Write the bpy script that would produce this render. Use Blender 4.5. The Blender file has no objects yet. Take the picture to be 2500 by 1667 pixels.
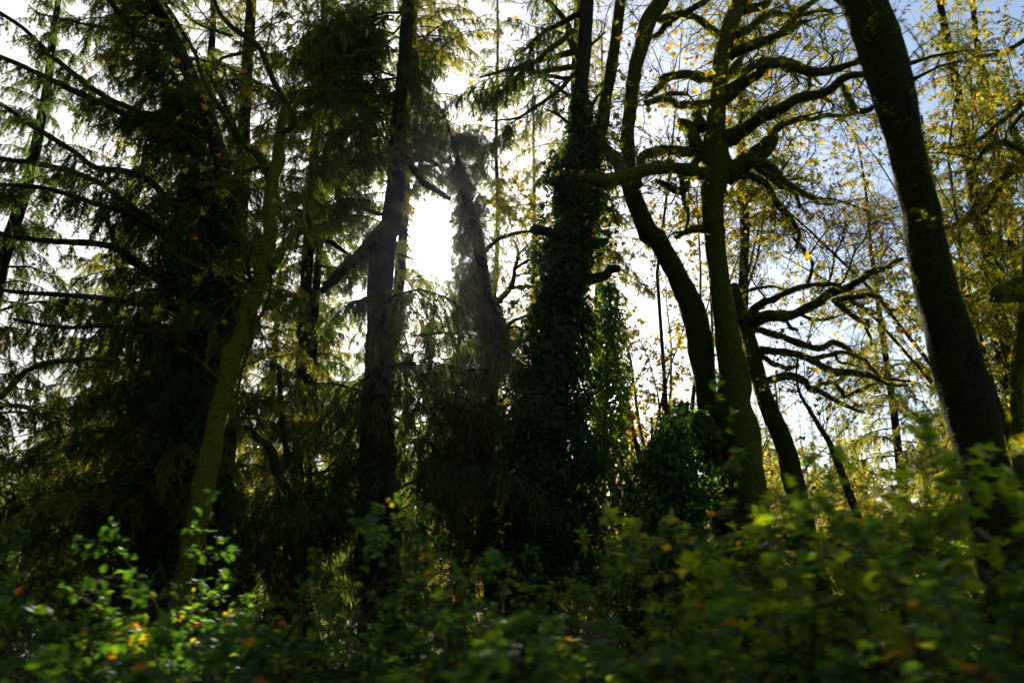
import bpy, math, time
import numpy as np
from math import radians

# ------------------------------------------------------------------ camera, world, sun, exposure
scene = bpy.context.scene
COL = scene.collection
PITCH = radians(17.0)
CAM = np.array([0.0, 0.0, 1.75])
FS = 28.0 / 36.0 * 2500.0           # focal length in photograph pixels
cd = bpy.data.cameras.new('camera'); cam = bpy.data.objects.new('camera', cd); COL.objects.link(cam)
cam.location = CAM; cam.rotation_euler = (radians(90) + PITCH, 0, 0)
cd.lens = 28.0; cd.sensor_width = 36.0; cd.clip_start = 0.05; cd.clip_end = 3000
cd.dof.use_dof = True; cd.dof.focus_distance = 13.0; cd.dof.aperture_fstop = 1.6; cd.dof.aperture_ratio = 0.42
scene.camera = cam

def ray(sx, sy):
    """direction through a pixel of the 2500 px photograph (forward component 1)"""
    u = (np.asarray(sx, float) - 1250) / FS; v = (833.5 - np.asarray(sy, float)) / FS
    return np.stack([u, math.cos(PITCH) - v * math.sin(PITCH), math.sin(PITCH) + v * math.cos(PITCH)], -1)
def at(sx, sy, D):
    """the point at distance D (metres along the ground, straight ahead) seen through that pixel"""
    d = ray(sx, sy); return CAM + d * (np.asarray(D, float) / d[..., 1])[..., None]
def project(P):
    Q = np.asarray(P, float) - CAM
    f = Q[..., 1] * math.cos(PITCH) + Q[..., 2] * math.sin(PITCH)
    v = -Q[..., 1] * math.sin(PITCH) + Q[..., 2] * math.cos(PITCH)
    f = np.maximum(f, 1e-3)
    return np.stack([1250 + FS * Q[..., 0] / f, 833.5 - FS * v / f], -1)

SUN = ray(1035, 562); SUN /= np.linalg.norm(SUN)
SUN_EL = math.asin(SUN[2]); SUN_AZ = math.atan2(SUN[0], SUN[1])

world = bpy.data.worlds.new('World'); scene.world = world; world.use_nodes = True
wt = world.node_tree; wn = wt.nodes; wl = wt.links; wn.clear()
def N(t, kind, **kw):
    n = t.nodes.new(kind)
    for k, v in kw.items():
        if k.startswith('i_'):
            n.inputs[int(k[2:])].default_value = v
        else: setattr(n, k, v)
    return n
wo = N(wt, 'ShaderNodeOutputWorld')
sky = N(wt, 'ShaderNodeTexSky', sky_type='NISHITA', sun_disc=False, sun_elevation=SUN_EL, sun_rotation=SUN_AZ,
        altitude=50, air_density=1.0, dust_density=1.0, ozone_density=1.6)
bg1 = N(wt, 'ShaderNodeBackground'); bg1.inputs[1].default_value = 0.072
wl.new(sky.outputs[0], bg1.inputs[0])
tc = N(wt, 'ShaderNodeTexCoord')
dot = N(wt, 'ShaderNodeVectorMath', operation='DOT_PRODUCT'); wl.new(tc.outputs['Generated'], dot.inputs[0]); dot.inputs[1].default_value = tuple(SUN)
mx = N(wt, 'ShaderNodeMath', operation='MAXIMUM'); wl.new(dot.outputs['Value'], mx.inputs[0]); mx.inputs[1].default_value = 0.0
def wpow(e, s):
    p = N(wt, 'ShaderNodeMath', operation='POWER'); wl.new(mx.outputs[0], p.inputs[0]); p.inputs[1].default_value = e
    m = N(wt, 'ShaderNodeMath', operation='MULTIPLY'); wl.new(p.outputs[0], m.inputs[0]); m.inputs[1].default_value = s
    return m.outputs[0]
def wadd(a, b):
    m = N(wt, 'ShaderNodeMath', operation='ADD'); wl.new(a, m.inputs[0])
    if isinstance(b, float): m.inputs[1].default_value = b
    else: wl.new(b, m.inputs[1])
    return m.outputs[0]
# thin bright cloud lit from behind: white away from the sun, very bright close to it
hm = N(wt, 'ShaderNodeMath', operation='MULTIPLY_ADD'); wl.new(dot.outputs['Value'], hm.inputs[0]); hm.inputs[1].default_value = 0.5; hm.inputs[2].default_value = 0.5
hp = N(wt, 'ShaderNodeMath', operation='POWER'); wl.new(hm.outputs[0], hp.inputs[0]); hp.inputs[1].default_value = 4.0
hs = N(wt, 'ShaderNodeMath', operation='MULTIPLY'); wl.new(hp.outputs[0], hs.inputs[0]); hs.inputs[1].default_value = 0.50
cloud_i = wadd(wadd(wadd(hs.outputs[0], 0.03), wpow(60, 0.4)), wadd(wpow(600, 4.0), wpow(6000, 120.0)))
bg2 = N(wt, 'ShaderNodeBackground'); bg2.inputs[0].default_value = (1.0, 0.965, 0.93, 1); wl.new(cloud_i, bg2.inputs[1])
nz = N(wt, 'ShaderNodeTexNoise'); nz.inputs['Scale'].default_value = 2.6; nz.inputs['Detail'].default_value = 6; nz.inputs['Roughness'].default_value = 0.55
mp = N(wt, 'ShaderNodeMapping'); mp.inputs['Scale'].default_value = (1, 1, 2.2); mp.inputs['Location'].default_value = (0.35, 0.1, 0.2)
wl.new(tc.outputs['Generated'], mp.inputs[0]); wl.new(mp.outputs[0], nz.inputs['Vector'])
# the cloud bank lies towards the left (west) of the view and thins out to the right
sx_ = N(wt, 'ShaderNodeSeparateXYZ'); wl.new(tc.outputs['Generated'], sx_.inputs[0])
mr = N(wt, 'ShaderNodeMapRange'); wl.new(sx_.outputs[0], mr.inputs[0])
mr.inputs[1].default_value = -0.30; mr.inputs[2].default_value = 0.22; mr.inputs[3].default_value = 0.34; mr.inputs[4].default_value = -0.15
cm = wadd(nz.outputs[0], mr.outputs[0])
mr2 = N(wt, 'ShaderNodeMapRange', interpolation_type='SMOOTHSTEP'); wl.new(cm, mr2.inputs[0])
mr2.inputs[1].default_value = 0.50; mr2.inputs[2].default_value = 0.74; mr2.inputs[3].default_value = 0.0; mr2.inputs[4].default_value = 1.0
mxs = N(wt, 'ShaderNodeMixShader'); wl.new(mr2.outputs[0], mxs.inputs[0]); wl.new(bg1.outputs[0], mxs.inputs[1]); wl.new(bg2.outputs[0], mxs.inputs[2])
wl.new(mxs.outputs[0], wo.inputs[0])

sd = bpy.data.lights.new('sun', 'SUN'); sd.energy = 5.0; sd.angle = radians(0.53); sd.color = (1.0, 0.93, 0.80)
so = bpy.data.objects.new('sun', sd); COL.objects.link(so)
from mathutils import Vector, Matrix
so.rotation_euler = Vector(tuple(SUN)).to_track_quat('Z', 'Y').to_euler(); so.location = (0, 0, 40)

scene.view_settings.view_transform = 'Standard'; scene.view_settings.look = 'None'
scene.view_settings.exposure = 1.42; scene.view_settings.gamma = 1.0; scene.view_settings.use_curve_mapping = False
cy = scene.cycles
cy.max_bounces = 6; cy.diffuse_bounces = 3; cy.glossy_bounces = 2; cy.transmission_bounces = 4; cy.transparent_max_bounces = 4
cy.volume_bounces = 0; cy.use_denoising = True; cy.caustics_reflective = False; cy.caustics_refractive = False
cy.sample_clamp_indirect = 4.0

# ------------------------------------------------------------------ materials
def mat_base(name):
    m = bpy.data.materials.new(name); m.use_nodes = True; t = m.node_tree; t.nodes.clear()
    return m, t, N(t, 'ShaderNodeOutputMaterial')
def ramp(t, fac, stops):
    r = N(t, 'ShaderNodeValToRGB'); el = r.color_ramp.elements
    while len(el) < len(stops): el.new(0.5)
    for e, (p, c) in zip(el, stops): e.position = p; e.color = (*c, 1)
    t.links.new(fac, r.inputs[0]); return r.outputs[0]
def leaf_mat(name, stops, tr=0.5, boost=(1.9, 1.7, 0.8), rough=0.45, spec=0.35):
    """leaves: colour by a random number per leaf, part of the light passes through"""
    m, t, o = mat_base(name); L = t.links
    a = N(t, 'ShaderNodeAttribute', attribute_name='tint')
    oi = N(t, 'ShaderNodeObjectInfo')
    ad = N(t, 'ShaderNodeMath', operation='MULTIPLY_ADD'); L.new(oi.outputs['Random'], ad.inputs[0]); ad.inputs[1].default_value = 0.25; L.new(a.outputs['Fac'], ad.inputs[2])
    sb = N(t, 'ShaderNodeMath', operation='SUBTRACT', use_clamp=True); L.new(ad.outputs[0], sb.inputs[0]); sb.inputs[1].default_value = 0.12
    c = ramp(t, sb.outputs[0], stops)
    p = N(t, 'ShaderNodeBsdfPrincipled'); L.new(c, p.inputs['Base Color']); p.inputs['Roughness'].default_value = rough
    p.inputs['Specular IOR Level'].default_value = spec
    v = N(t, 'ShaderNodeVectorMath', operation='MULTIPLY'); L.new(c, v.inputs[0]); v.inputs[1].default_value = boost
    tl = N(t, 'ShaderNodeBsdfTranslucent'); L.new(v.outputs[0], tl.inputs[0])
    mxn = N(t, 'ShaderNodeMixShader'); mxn.inputs[0].default_value = tr
    L.new(p.outputs[0], mxn.inputs[1]); L.new(tl.outputs[0], mxn.inputs[2]); L.new(mxn.outputs[0], o.inputs[0])
    return m
def bark_mat(name, bark, moss, amount, scale=3.0):
    """bark partly covered in moss, both broken up by noise, with relief"""
    m, t, o = mat_base(name); L = t.links
    g = N(t, 'ShaderNodeNewGeometry')
    n1 = N(t, 'ShaderNodeTexNoise'); n1.inputs['Scale'].default_value = scale; n1.inputs['Detail'].default_value = 7; L.new(g.outputs['Position'], n1.inputs['Vector'])
    n2 = N(t, 'ShaderNodeTexNoise'); n2.inputs['Scale'].default_value = scale * 11; n2.inputs['Detail'].default_value = 5; L.new(g.outputs['Position'], n2.inputs['Vector'])
    mpn = N(t, 'ShaderNodeMapping'); mpn.inputs['Scale'].default_value = (9, 9, 1.6); L.new(g.outputs['Position'], mpn.inputs[0])
    n3 = N(t, 'ShaderNodeTexNoise'); n3.inputs['Scale'].default_value = 4; n3.inputs['Detail'].default_value = 6; L.new(mpn.outputs[0], n3.inputs['Vector'])
    cb = ramp(t, n3.outputs[0], [(0.3, tuple(x * 0.45 for x in bark)), (0.55, bark), (0.75, tuple(min(1, x * 1.7) for x in bark))])
    cmn = ramp(t, n2.outputs[0], [(0.3, tuple(x * 0.5 for x in moss)), (0.6, moss), (0.8, tuple(x * 1.5 for x in moss))])
    f = ramp(t, n1.outputs[0], [(0.62 - amount * 0.5, (0, 0, 0)), (0.74 - amount * 0.5, (1, 1, 1))])
    mc = N(t, 'ShaderNodeMix', data_type='RGBA'); L.new(f, mc.inputs[0]); L.new(cb, mc.inputs[6]); L.new(cmn, mc.inputs[7])
    p = N(t, 'ShaderNodeBsdfPrincipled'); L.new(mc.outputs[2], p.inputs['Base Color']); p.inputs['Roughness'].default_value = 0.9
    p.inputs['Specular IOR Level'].default_value = 0.04
    s = N(t, 'ShaderNodeMath', operation='MULTIPLY_ADD'); L.new(n3.outputs[0], s.inputs[0]); s.inputs[1].default_value = 0.7; L.new(n2.outputs[0], s.inputs[2])
    b = N(t, 'ShaderNodeBump'); b.inputs['Strength'].default_value = 0.9; b.inputs['Distance'].default_value = 0.04
    L.new(s.outputs[0], b.inputs['Height']); L.new(b.outputs[0], p.inputs['Normal']); L.new(p.outputs[0], o.inputs[0])
    return m
M = {}
M['needle'] = leaf_mat('spruce_needles', [(0.0, (0.018, 0.042, 0.018)), (0.5, (0.035, 0.07, 0.022)), (0.85, (0.075, 0.09, 0.025)), (1.0, (0.13, 0.10, 0.03))], 0.55, (4.2, 3.7, 1.1), 0.6, 0.1)
M['needle_olive'] = leaf_mat('olive_needles', [(0.0, (0.04, 0.06, 0.02)), (0.5, (0.08, 0.09, 0.025)), (0.8, (0.13, 0.115, 0.03)), (1.0, (0.20, 0.12, 0.03))], 0.64, (4.6, 4.0, 1.3), 0.6, 0.1)
M['lichen'] = leaf_mat('hanging_lichen', [(0.0, (0.07, 0.08, 0.03)), (0.6, (0.13, 0.14, 0.05)), (1.0, (0.20, 0.19, 0.07))], 0.66, (4.0, 3.8, 1.9), 0.7, 0.05)
M['moss'] = leaf_mat('moss_fringe', [(0.0, (0.04, 0.055, 0.006)), (0.5, (0.08, 0.095, 0.008)), (1.0, (0.16, 0.15, 0.012))], 0.66, (4.4, 4.0, 0.8), 0.9, 0.05)
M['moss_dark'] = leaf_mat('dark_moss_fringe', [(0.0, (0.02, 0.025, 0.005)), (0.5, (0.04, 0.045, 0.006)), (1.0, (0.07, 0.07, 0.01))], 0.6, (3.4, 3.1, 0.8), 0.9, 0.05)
M['ivy'] = leaf_mat('ivy_leaves', [(0.0, (0.010, 0.030, 0.010)), (0.6, (0.018, 0.05, 0.012)), (1.0, (0.05, 0.10, 0.015))], 0.38, (3.0, 3.6, 0.8), 0.5, 0.16)
M['ivy_bright'] = leaf_mat('fresh_ivy_leaves', [(0.0, (0.03, 0.08, 0.015)), (0.6, (0.06, 0.14, 0.02)), (1.0, (0.14, 0.19, 0.02))], 0.6, (2.7, 2.3, 0.5), 0.45, 0.2)
M['bramble'] = leaf_mat('bramble_leaves', [(0.0, (0.018, 0.055, 0.018)), (0.5, (0.035, 0.09, 0.02)), (0.85, (0.08, 0.13, 0.02)), (0.93, (0.22, 0.19, 0.02)), (1.0, (0.30, 0.09, 0.015))], 0.55, (4.0, 3.5, 0.6), 0.5, 0.28)
M['shoot'] = leaf_mat('vine_maple_leaves', [(0.0, (0.05, 0.10, 0.012)), (0.5, (0.10, 0.15, 0.015)), (0.85, (0.17, 0.19, 0.015)), (1.0, (0.30, 0.16, 0.02))], 0.62, (4.0, 3.8, 0.5), 0.45, 0.4)
M['yellow'] = leaf_mat('autumn_leaves', [(0.0, (0.14, 0.17, 0.012)), (0.4, (0.36, 0.30, 0.02)), (0.8, (0.44, 0.26, 0.02)), (1.0, (0.40, 0.12, 0.02))], 0.55, (1.5, 1.4, 0.6), 0.5, 0.3)
M['gold'] = leaf_mat('golden_green_leaves', [(0.0, (0.07, 0.08, 0.012)), (0.4, (0.14, 0.14, 0.02)), (0.8, (0.25, 0.20, 0.03)), (1.0, (0.36, 0.17, 0.03))], 0.6, (1.9, 1.8, 0.8), 0.5, 0.3)
M['brown'] = leaf_mat('withered_leaves', [(0.0, (0.12, 0.08, 0.03)), (0.5, (0.24, 0.13, 0.05)), (1.0, (0.34, 0.15, 0.06))], 0.5, (1.5, 1.4, 0.9), 0.6, 0.2)
M['bark_moss'] = bark_mat('mossy_bark', (0.045, 0.034, 0.022), (0.05, 0.058, 0.006), 0.75)
M['bark_lime'] = bark_mat('moss_covered_bark', (0.06, 0.05, 0.02), (0.075, 0.088, 0.008), 1.0)
M['bark'] = bark_mat('dark_conifer_bark', (0.04, 0.03, 0.022), (0.035, 0.04, 0.012), 0.35)
M['bark_yellow'] = bark_mat('yellow_moss_bark', (0.06, 0.05, 0.02), (0.12, 0.125, 0.009), 0.95)
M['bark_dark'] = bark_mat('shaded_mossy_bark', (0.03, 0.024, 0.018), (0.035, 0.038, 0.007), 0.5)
M['bark_pale'] = bark_mat('pale_bark', (0.20, 0.16, 0.12), (0.09, 0.09, 0.03), 0.45)
M['twig'] = bark_mat('twig_bark', (0.04, 0.03, 0.02), (0.06, 0.065, 0.012), 0.6)
M['cane'] = bark_mat('cane_bark', (0.11, 0.07, 0.045), (0.06, 0.07, 0.02), 0.3)

# ------------------------------------------------------------------ geometry toolbox (numpy)
class Geo:
    def __init__(s): s.v = []; s.t = []; s.f3 = []; s.f4 = []; s.m3 = []; s.m4 = []; s.n = 0
    def add(s, V, F, mat=0, tint=0.5):
        V = np.asarray(V, np.float32).reshape(-1, 3); F = np.asarray(F, np.int32)
        tt = np.broadcast_to(np.asarray(tint, np.float32), (len(V),))
        s.v.append(V); s.t.append(tt)
        if F.shape[-1] == 3: F = F.reshape(-1, 3); s.f3.append(F + s.n); s.m3.append(np.full(len(F), mat, np.int32))
        else: F = F.reshape(-1, 4); s.f4.append(F + s.n); s.m4.append(np.full(len(F), mat, np.int32))
        s.n += len(V)
    def mesh(s, name, mats, smooth=True):
        me = bpy.data.meshes.new(name)
        V = np.concatenate(s.v); T = np.concatenate(s.t)
        f3 = np.concatenate(s.f3) if s.f3 else np.zeros((0, 3), np.int32); f4 = np.concatenate(s.f4) if s.f4 else np.zeros((0, 4), np.int32)
        mi = np.concatenate(s.m3 + s.m4)
        loops = np.concatenate([f3.ravel(), f4.ravel()])
        tot = np.concatenate([np.full(len(f3), 3), np.full(len(f4), 4)]).astype(np.int32)
        st = np.concatenate([[0], np.cumsum(tot)[:-1]]).astype(np.int32)
        me.vertices.add(len(V)); me.vertices.foreach_set('co', V.ravel())
        me.loops.add(len(loops)); me.loops.foreach_set('vertex_index', loops.astype(np.int32))
        me.polygons.add(len(tot)); me.polygons.foreach_set('loop_start', st); me.polygons.foreach_set('loop_total', tot)
        me.polygons.foreach_set('material_index', mi)
        me.polygons.foreach_set('use_smooth', np.full(len(tot), smooth))
        me.update(calc_edges=True)
        a = me.attributes.new('tint', 'FLOAT', 'POINT'); a.data.foreach_set('value', T.astype(np.float32))
        for m in mats: me.materials.append(M[m] if isinstance(m, str) else m)
        return me
    def build(s, name, mats, parent=None, stuff=False, smooth=True):
        o = bpy.data.objects.new(name, s.mesh(name, mats, smooth)); COL.objects.link(o)
        if parent is not None:
            o.parent = parent; o.matrix_parent_inverse = parent.matrix_basis.inverted()
        if stuff: o['kind'] = 'stuff'
        return o
def norm(a): return a / np.maximum(np.linalg.norm(a, axis=-1, keepdims=True), 1e-9)
def tag(o, label, cat, group=None, kind=None):
    o['label'] = label
    if cat: o['category'] = cat
    if group: o['group'] = group
    if kind: o['kind'] = kind
    return o
def thing(name, loc, label, cat, group=None):
    e = bpy.data.objects.new(name, None); e.location = tuple(float(x) for x in loc); e.empty_display_size = 0.3; COL.objects.link(e)
    return tag(e, label, cat, group)
def put(name, me, parent, mat4):
    o = bpy.data.objects.new(name, me); COL.objects.link(o); o.parent = parent
    o.matrix_parent_inverse = parent.matrix_basis.inverted(); o.matrix_basis = mat4
    return o

def smooth_path(P, step):
    """Catmull-Rom through rows of [x y z radius], resampled about every step metres"""
    P = np.asarray(P, float); out = []
    E = np.vstack([2 * P[0] - P[1], P, 2 * P[-1] - P[-2]])
    for i in range(1, len(E) - 2):
        p0, p1, p2, p3 = E[i - 1], E[i], E[i + 1], E[i + 2]
        n = max(1, int(np.linalg.norm(p2[:3] - p1[:3]) / step))
        t = (np.arange(n) / n)[:, None]
        out.append(0.5 * (2 * p1 + (p2 - p0) * t + (2 * p0 - 5 * p1 + 4 * p2 - p3) * t ** 2 + (3 * p1 - p0 - 3 * p2 + p3) * t ** 3))
    out.append(P[-1:]); Q = np.vstack(out); Q[:, 3] = np.maximum(Q[:, 3], 0.002)
    return Q
def tube(geo, P, rng, sides=12, lump=0.12, mat=0, wob=0.0, tint=0.5, close=True):
    """one limb: P rows [x y z r]; uneven, knobbly surface"""
    P = np.asarray(P, float).copy(); K = len(P)
    if wob:
        s_ = np.cumsum(np.r_[0, np.linalg.norm(np.diff(P[:, :3], axis=0), axis=1)])
        for a in range(3):
            for f_ in (2.1, 5.3, 11.0): P[:, a] += wob / f_ * 2 * np.sin(s_ * f_ * rng.uniform(.8, 1.2) + rng.uniform(0, 6.28)) * np.minimum(1, s_ * 3)
    T = norm(np.gradient(P[:, :3], axis=0)); ref = np.array([0.3, 1.0, 0.2])
    n = np.zeros((K, 3)); cur = norm(ref - T[0] * (ref @ T[0]))
    for k in range(K):
        cur = norm(cur - T[k] * (cur @ T[k])); n[k] = cur
    b = np.cross(T, n)
    A = np.arange(sides) / sides * 2 * np.pi
    s = np.cumsum(np.r_[0, np.linalg.norm(np.diff(P[:, :3], axis=0), axis=1)])[:, None]
    r0 = P[:, 3].mean()
    d = np.zeros((K, sides))
    for j in range(7):
        fa = rng.integers(1, 5); fs = rng.uniform(0.5, 3.2) / max(r0 * 3, 0.05)
        d += np.sin(A[None] * fa + s * fs + rng.uniform(0, 6.28)) * np.sin(s * fs * rng.uniform(.3, 1.2) + rng.uniform(0, 6.28)) / 2.2
    d += rng.normal(0, 0.25, (K, sides))
    R = P[:, 3][:, None] * (1 + lump * d)
    V = P[:, None, :3] + R[..., None] * (np.cos(A)[None, :, None] * n[:, None] + np.sin(A)[None, :, None] * b[:, None])
    i = np.arange(K - 1)[:, None] * sides; j = np.arange(sides)[None]; j2 = (j + 1) % sides
    F = np.stack([i + j, i + j2, i + sides + j2, i + sides + j], -1)
    geo.add(V, F, mat, tint)
    if close:
        geo.add(np.vstack([V[-1], P[-1:, :3] + T[-1:] * P[-1, 3] * 0.6]), np.stack([np.arange(sides), (np.arange(sides) + 1) % sides, np.full(sides, sides)], -1), mat, tint)
    return P
def thin_tubes(geo, Q, r0, r1, mat=0, sides=3, tint=0.5, rng=None):
    """many twigs at once: Q (M,K,3), radius r0 (M) at the start to r1 at the tip"""
    Mn, K, _ = Q.shape
    if Mn == 0: return
    T = norm(np.gradient(Q, axis=1)); ref = norm(rng.normal(size=(Mn, 1, 3)))
    n = norm(ref - T * (ref * T).sum(-1, keepdims=True)); b = np.cross(T, n)
    A = np.arange(sides) / sides * 2 * np.pi
    t = np.linspace(0, 1, K)[None]; R = np.asarray(r0).reshape(-1, 1) * (1 - t) + np.asarray(r1).reshape(-1, 1) * t
    V = Q[:, :, None] + R[..., None, None] * (np.cos(A)[None, None, :, None] * n[:, :, None] + np.sin(A)[None, None, :, None] * b[:, :, None])
    m = (np.arange(Mn) * K * sides)[:, None, None]; k = (np.arange(K - 1) * sides)[None, :, None]; j = np.arange(sides)[None, None]; j2 = (j + 1) % sides
    geo.add(V.reshape(-1, 3), np.stack([m + k + j, m + k + j2, m + k + sides + j2, m + k + sides + j], -1), mat, tint)
def along(Q, idx, t):
    """points, tangents on polylines Q[idx] at parameter t"""
    K = Q.shape[1]; x = np.clip(t, 0, 0.999) * (K - 1); i = x.astype(int); f = (x - i)[:, None]
    a = Q[idx, i]; b = Q[idx, i + 1]
    return a * (1 - f) + b * f, norm(b - a)
def grow(Q, n, length, ang, rng, K=5, droop=0.0, crook=0.15, t0=0.1, t1=1.0, side=None, lens=None, flat=None):
    """n children off polylines Q; returns (n,K,3), parent index, parameter"""
    L = np.linalg.norm(np.diff(Q, axis=1), axis=-1).sum(1) if lens is None else lens
    idx = rng.choice(len(Q), n, p=L / L.sum()); t = rng.uniform(t0, t1, n)
    p, T = along(Q, idx, t)
    r = rng.normal(size=(n, 3))
    if side is not None: r = np.array(side) * rng.choice([-1, 1], n)[:, None] + r * 0.35
    if flat is not None: r[:, 2] *= flat
    r = norm(r - T * (r * T).sum(-1, keepdims=True))
    a = np.radians(rng.uniform(ang[0], ang[1], n))[:, None]
    d = np.cos(a) * T + np.sin(a) * r
    l = rng.uniform(length[0], length[1], n)
    out = np.zeros((n, K, 3)); out[:, 0] = p
    for k in range(1, K):
        d = norm(d + np.array([0, 0, -droop]) + rng.normal(0, crook, (n, 3)))
        out[:, k] = out[:, k - 1] + d * (l / (K - 1))[:, None]
    return out, idx, t
def slivers(geo, Q, per_m, length, width, rng, mat=0, spread=0.9, droop=0.2, tint=(0.5, 0.2), off=0.0, forward=0.6):
    """needles or moss threads: one narrow triangle each, sprouting from polylines"""
    L = np.linalg.norm(np.diff(Q, axis=1), axis=-1).sum(1); n = int(L.sum() * per_m)
    if n < 1: return
    idx = rng.choice(len(Q), n, p=L / L.sum()); p, T = along(Q, idx, rng.uniform(0, 1, n))
    r = rng.normal(size=(n, 3)); r = norm(r - T * (r * T).sum(-1, keepdims=True))
    d = norm(T * forward + r * spread + np.array([0, 0, -droop])); p = p + r * off
    l = rng.uniform(length[0], length[1], n)[:, None]; w = norm(np.cross(d, rng.normal(size=(n, 3)))) * rng.uniform(width[0], width[1], n)[:, None] / 2
    V = np.stack([p - w, p + w, p + d * l], 1)
    base = rng.normal(tint[0], tint[1] * 0.6, len(Q))[idx] + rng.normal(0, tint[1] * 0.6, n)
    geo.add(V.reshape(-1, 3), np.arange(n * 3).reshape(-1, 3), mat, np.repeat(np.clip(base, 0, 1), 3))
# leaf outlines (x across, y along), z gives fold
LEAF = {}
LEAF['oval'] = (np.array([(0, 0, 0), (-.30, .28, .07), (.30, .28, .07), (0, .33, -.02), (-.33, .58, .05), (.33, .58, .05), (0, .62, -.05), (0, 1, -.16)]),
                [(0, 3, 1), (0, 2, 3), (1, 3, 4), (3, 6, 4), (3, 2, 5), (3, 5, 6), (4, 6, 7), (6, 5, 7)])
LEAF['kite'] = (np.array([(0, 0, 0), (-.32, .45, .08), (.32, .45, .08), (0, 1, -.1)]), [(0, 2, 1), (1, 2, 3)])
LEAF['ivy'] = (np.array([(0, .0, 0), (-.5, .22, .05), (-.22, .5, -.02), (0, 1, -.12), (.22, .5, -.02), (.5, .22, .05)]), [(0, 2, 1), (0, 4, 2), (2, 4, 3), (0, 5, 4)])
LEAF['maple'] = (np.array([(0, 0, 0), (-.42, .05, .06), (-.26, .27, 0), (-.58, .5, .1), (-.2, .52, -.02), (0, 1, -.12), (.2, .52, -.02), (.58, .5, .1), (.26, .27, 0), (.42, .05, .06), (0, .3, -.05)]),
                 [(0, 10, 2), (0, 2, 1), (2, 10, 4), (2, 4, 3), (4, 10, 6), (4, 6, 5), (6, 10, 8), (6, 8, 7), (8, 10, 0), (8, 0, 9)])
def leaves(geo, pos, direc, up, size, kind, rng, mat=0, tint=0.5):
    """leaves at pos pointing along direc with upper face towards up"""
    V0, F0 = LEAF[kind]; n = len(pos)
    if n == 0: return
    y = norm(direc); z = norm(up - y * (up * y).sum(-1, keepdims=True)); x = np.cross(y, z)
    s = np.asarray(size).reshape(-1, 1, 1) * np.ones((n, 1, 1)); wv = rng.uniform(.8, 1.2, (n, 1, 1)); cv = rng.uniform(0.2, 2.4, (n, 1, 1))
    V = pos[:, None] + s * (V0[None, :, :1] * wv * x[:, None] + V0[None, :, 1:2] * y[:, None] + V0[None, :, 2:] * cv * z[:, None])
    F = np.array(F0)[None] + (np.arange(n) * len(V0))[:, None, None]
    geo.add(V.reshape(-1, 3), F.reshape(-1, 3), mat, np.repeat(np.clip(tint * np.ones(n), 0, 1), len(V0)))
def leaf_on(Q, n, rng, spread=1.0, droop=0.5, t0=0.2):
    L = np.linalg.norm(np.diff(Q, axis=1), axis=-1).sum(1); idx = rng.choice(len(Q), n, p=L / L.sum()); p, T = along(Q, idx, rng.uniform(t0, 1, n) ** 0.7)
    d = norm(T + rng.normal(0, spread, (n, 3)) + np.array([0, 0, -droop])); u = norm(np.array([0, 0, 1.0]) + rng.normal(0, .55, (n, 3)))
    return p + d * 0.015, d, u, idx

# traced outlines: crops of the photograph -> pixels of the photograph
CR = {1: (0, 0, .38265), 2: (800, 0, .38265), 3: (1600, 0, .38265), 4: (0, 550, .38265), 5: (800, 550, .38265), 6: (1600, 550, .38265),
      7: (0, 1067, .42517), 8: (1000, 1067, .42517), 0: (0, 0, 1.0)}
def tr(*segs, w):
    """segs: (crop, x, y, x, y ...) ; w: widths in crop pixels from start to end -> rows (sx, sy, width)"""
    pts = []
    for s in segs:
        ox, oy, k = CR[s[0]]; c = s[1:]
        pts += [(ox + c[i] * k, oy + c[i + 1] * k) for i in range(0, len(c), 2)]
    pts = np.array(pts); d = np.r_[0, np.cumsum(np.linalg.norm(np.diff(pts, axis=0), axis=1))]; d /= d[-1]
    ww = np.interp(d, np.linspace(0, 1, len(w)), w) * CR[segs[0][0]][2]
    return np.column_stack([pts, ww])
def w3(rows, D, drift=0.0, wander=0.25, rng=None):
    """traced rows -> world rows [x y z r] at distance D; the limb also comes forward or goes back by drift"""
    rows = np.asarray(rows, float); n = len(rows); t = np.linspace(0, 1, n)
    dep = D + drift * t + (0 if rng is None else np.r_[0, np.cumsum(rng.normal(0, wander / math.sqrt(n), n - 1))] if n > 1 else 0)
    P = at(rows[:, 0], rows[:, 1], dep)
    f = dep / ray(rows[:, 0], rows[:, 1])[:, 1]
    return np.column_stack([P, rows[:, 2] / FS * f / 2])
def to_ground(P, flare=1.35, z=-0.1):
    """carry a trunk traced from its visible foot upwards down into the soil"""
    P = np.asarray(P); a, b = P[0], P[1]
    if a[2] <= z: return P
    d = (a - b)[:3]; d = d / max(abs(d[2]), 1e-3); d = np.clip(d, -0.35, 0.35); rows = []
    for f in (1.0, 0.6, 0.3):
        h = (a[2] - z) * f; q = a.copy(); q[:2] = a[:2] + d[:2] * h; q[2] = a[2] - h; q[3] = a[3] * (1 + (flare - 1) * f); rows.append(q)
    return np.vstack([rows, P])
def poly(P, K=6):
    """limb rows -> one polyline (1,K,3)"""
    s = np.r_[0, np.cumsum(np.linalg.norm(np.diff(P[:, :3], axis=0), axis=1))]; u = np.linspace(0, s[-1], K)
    return np.stack([np.interp(u, s, P[:, i]) for i in range(3)], -1)[None]
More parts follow.
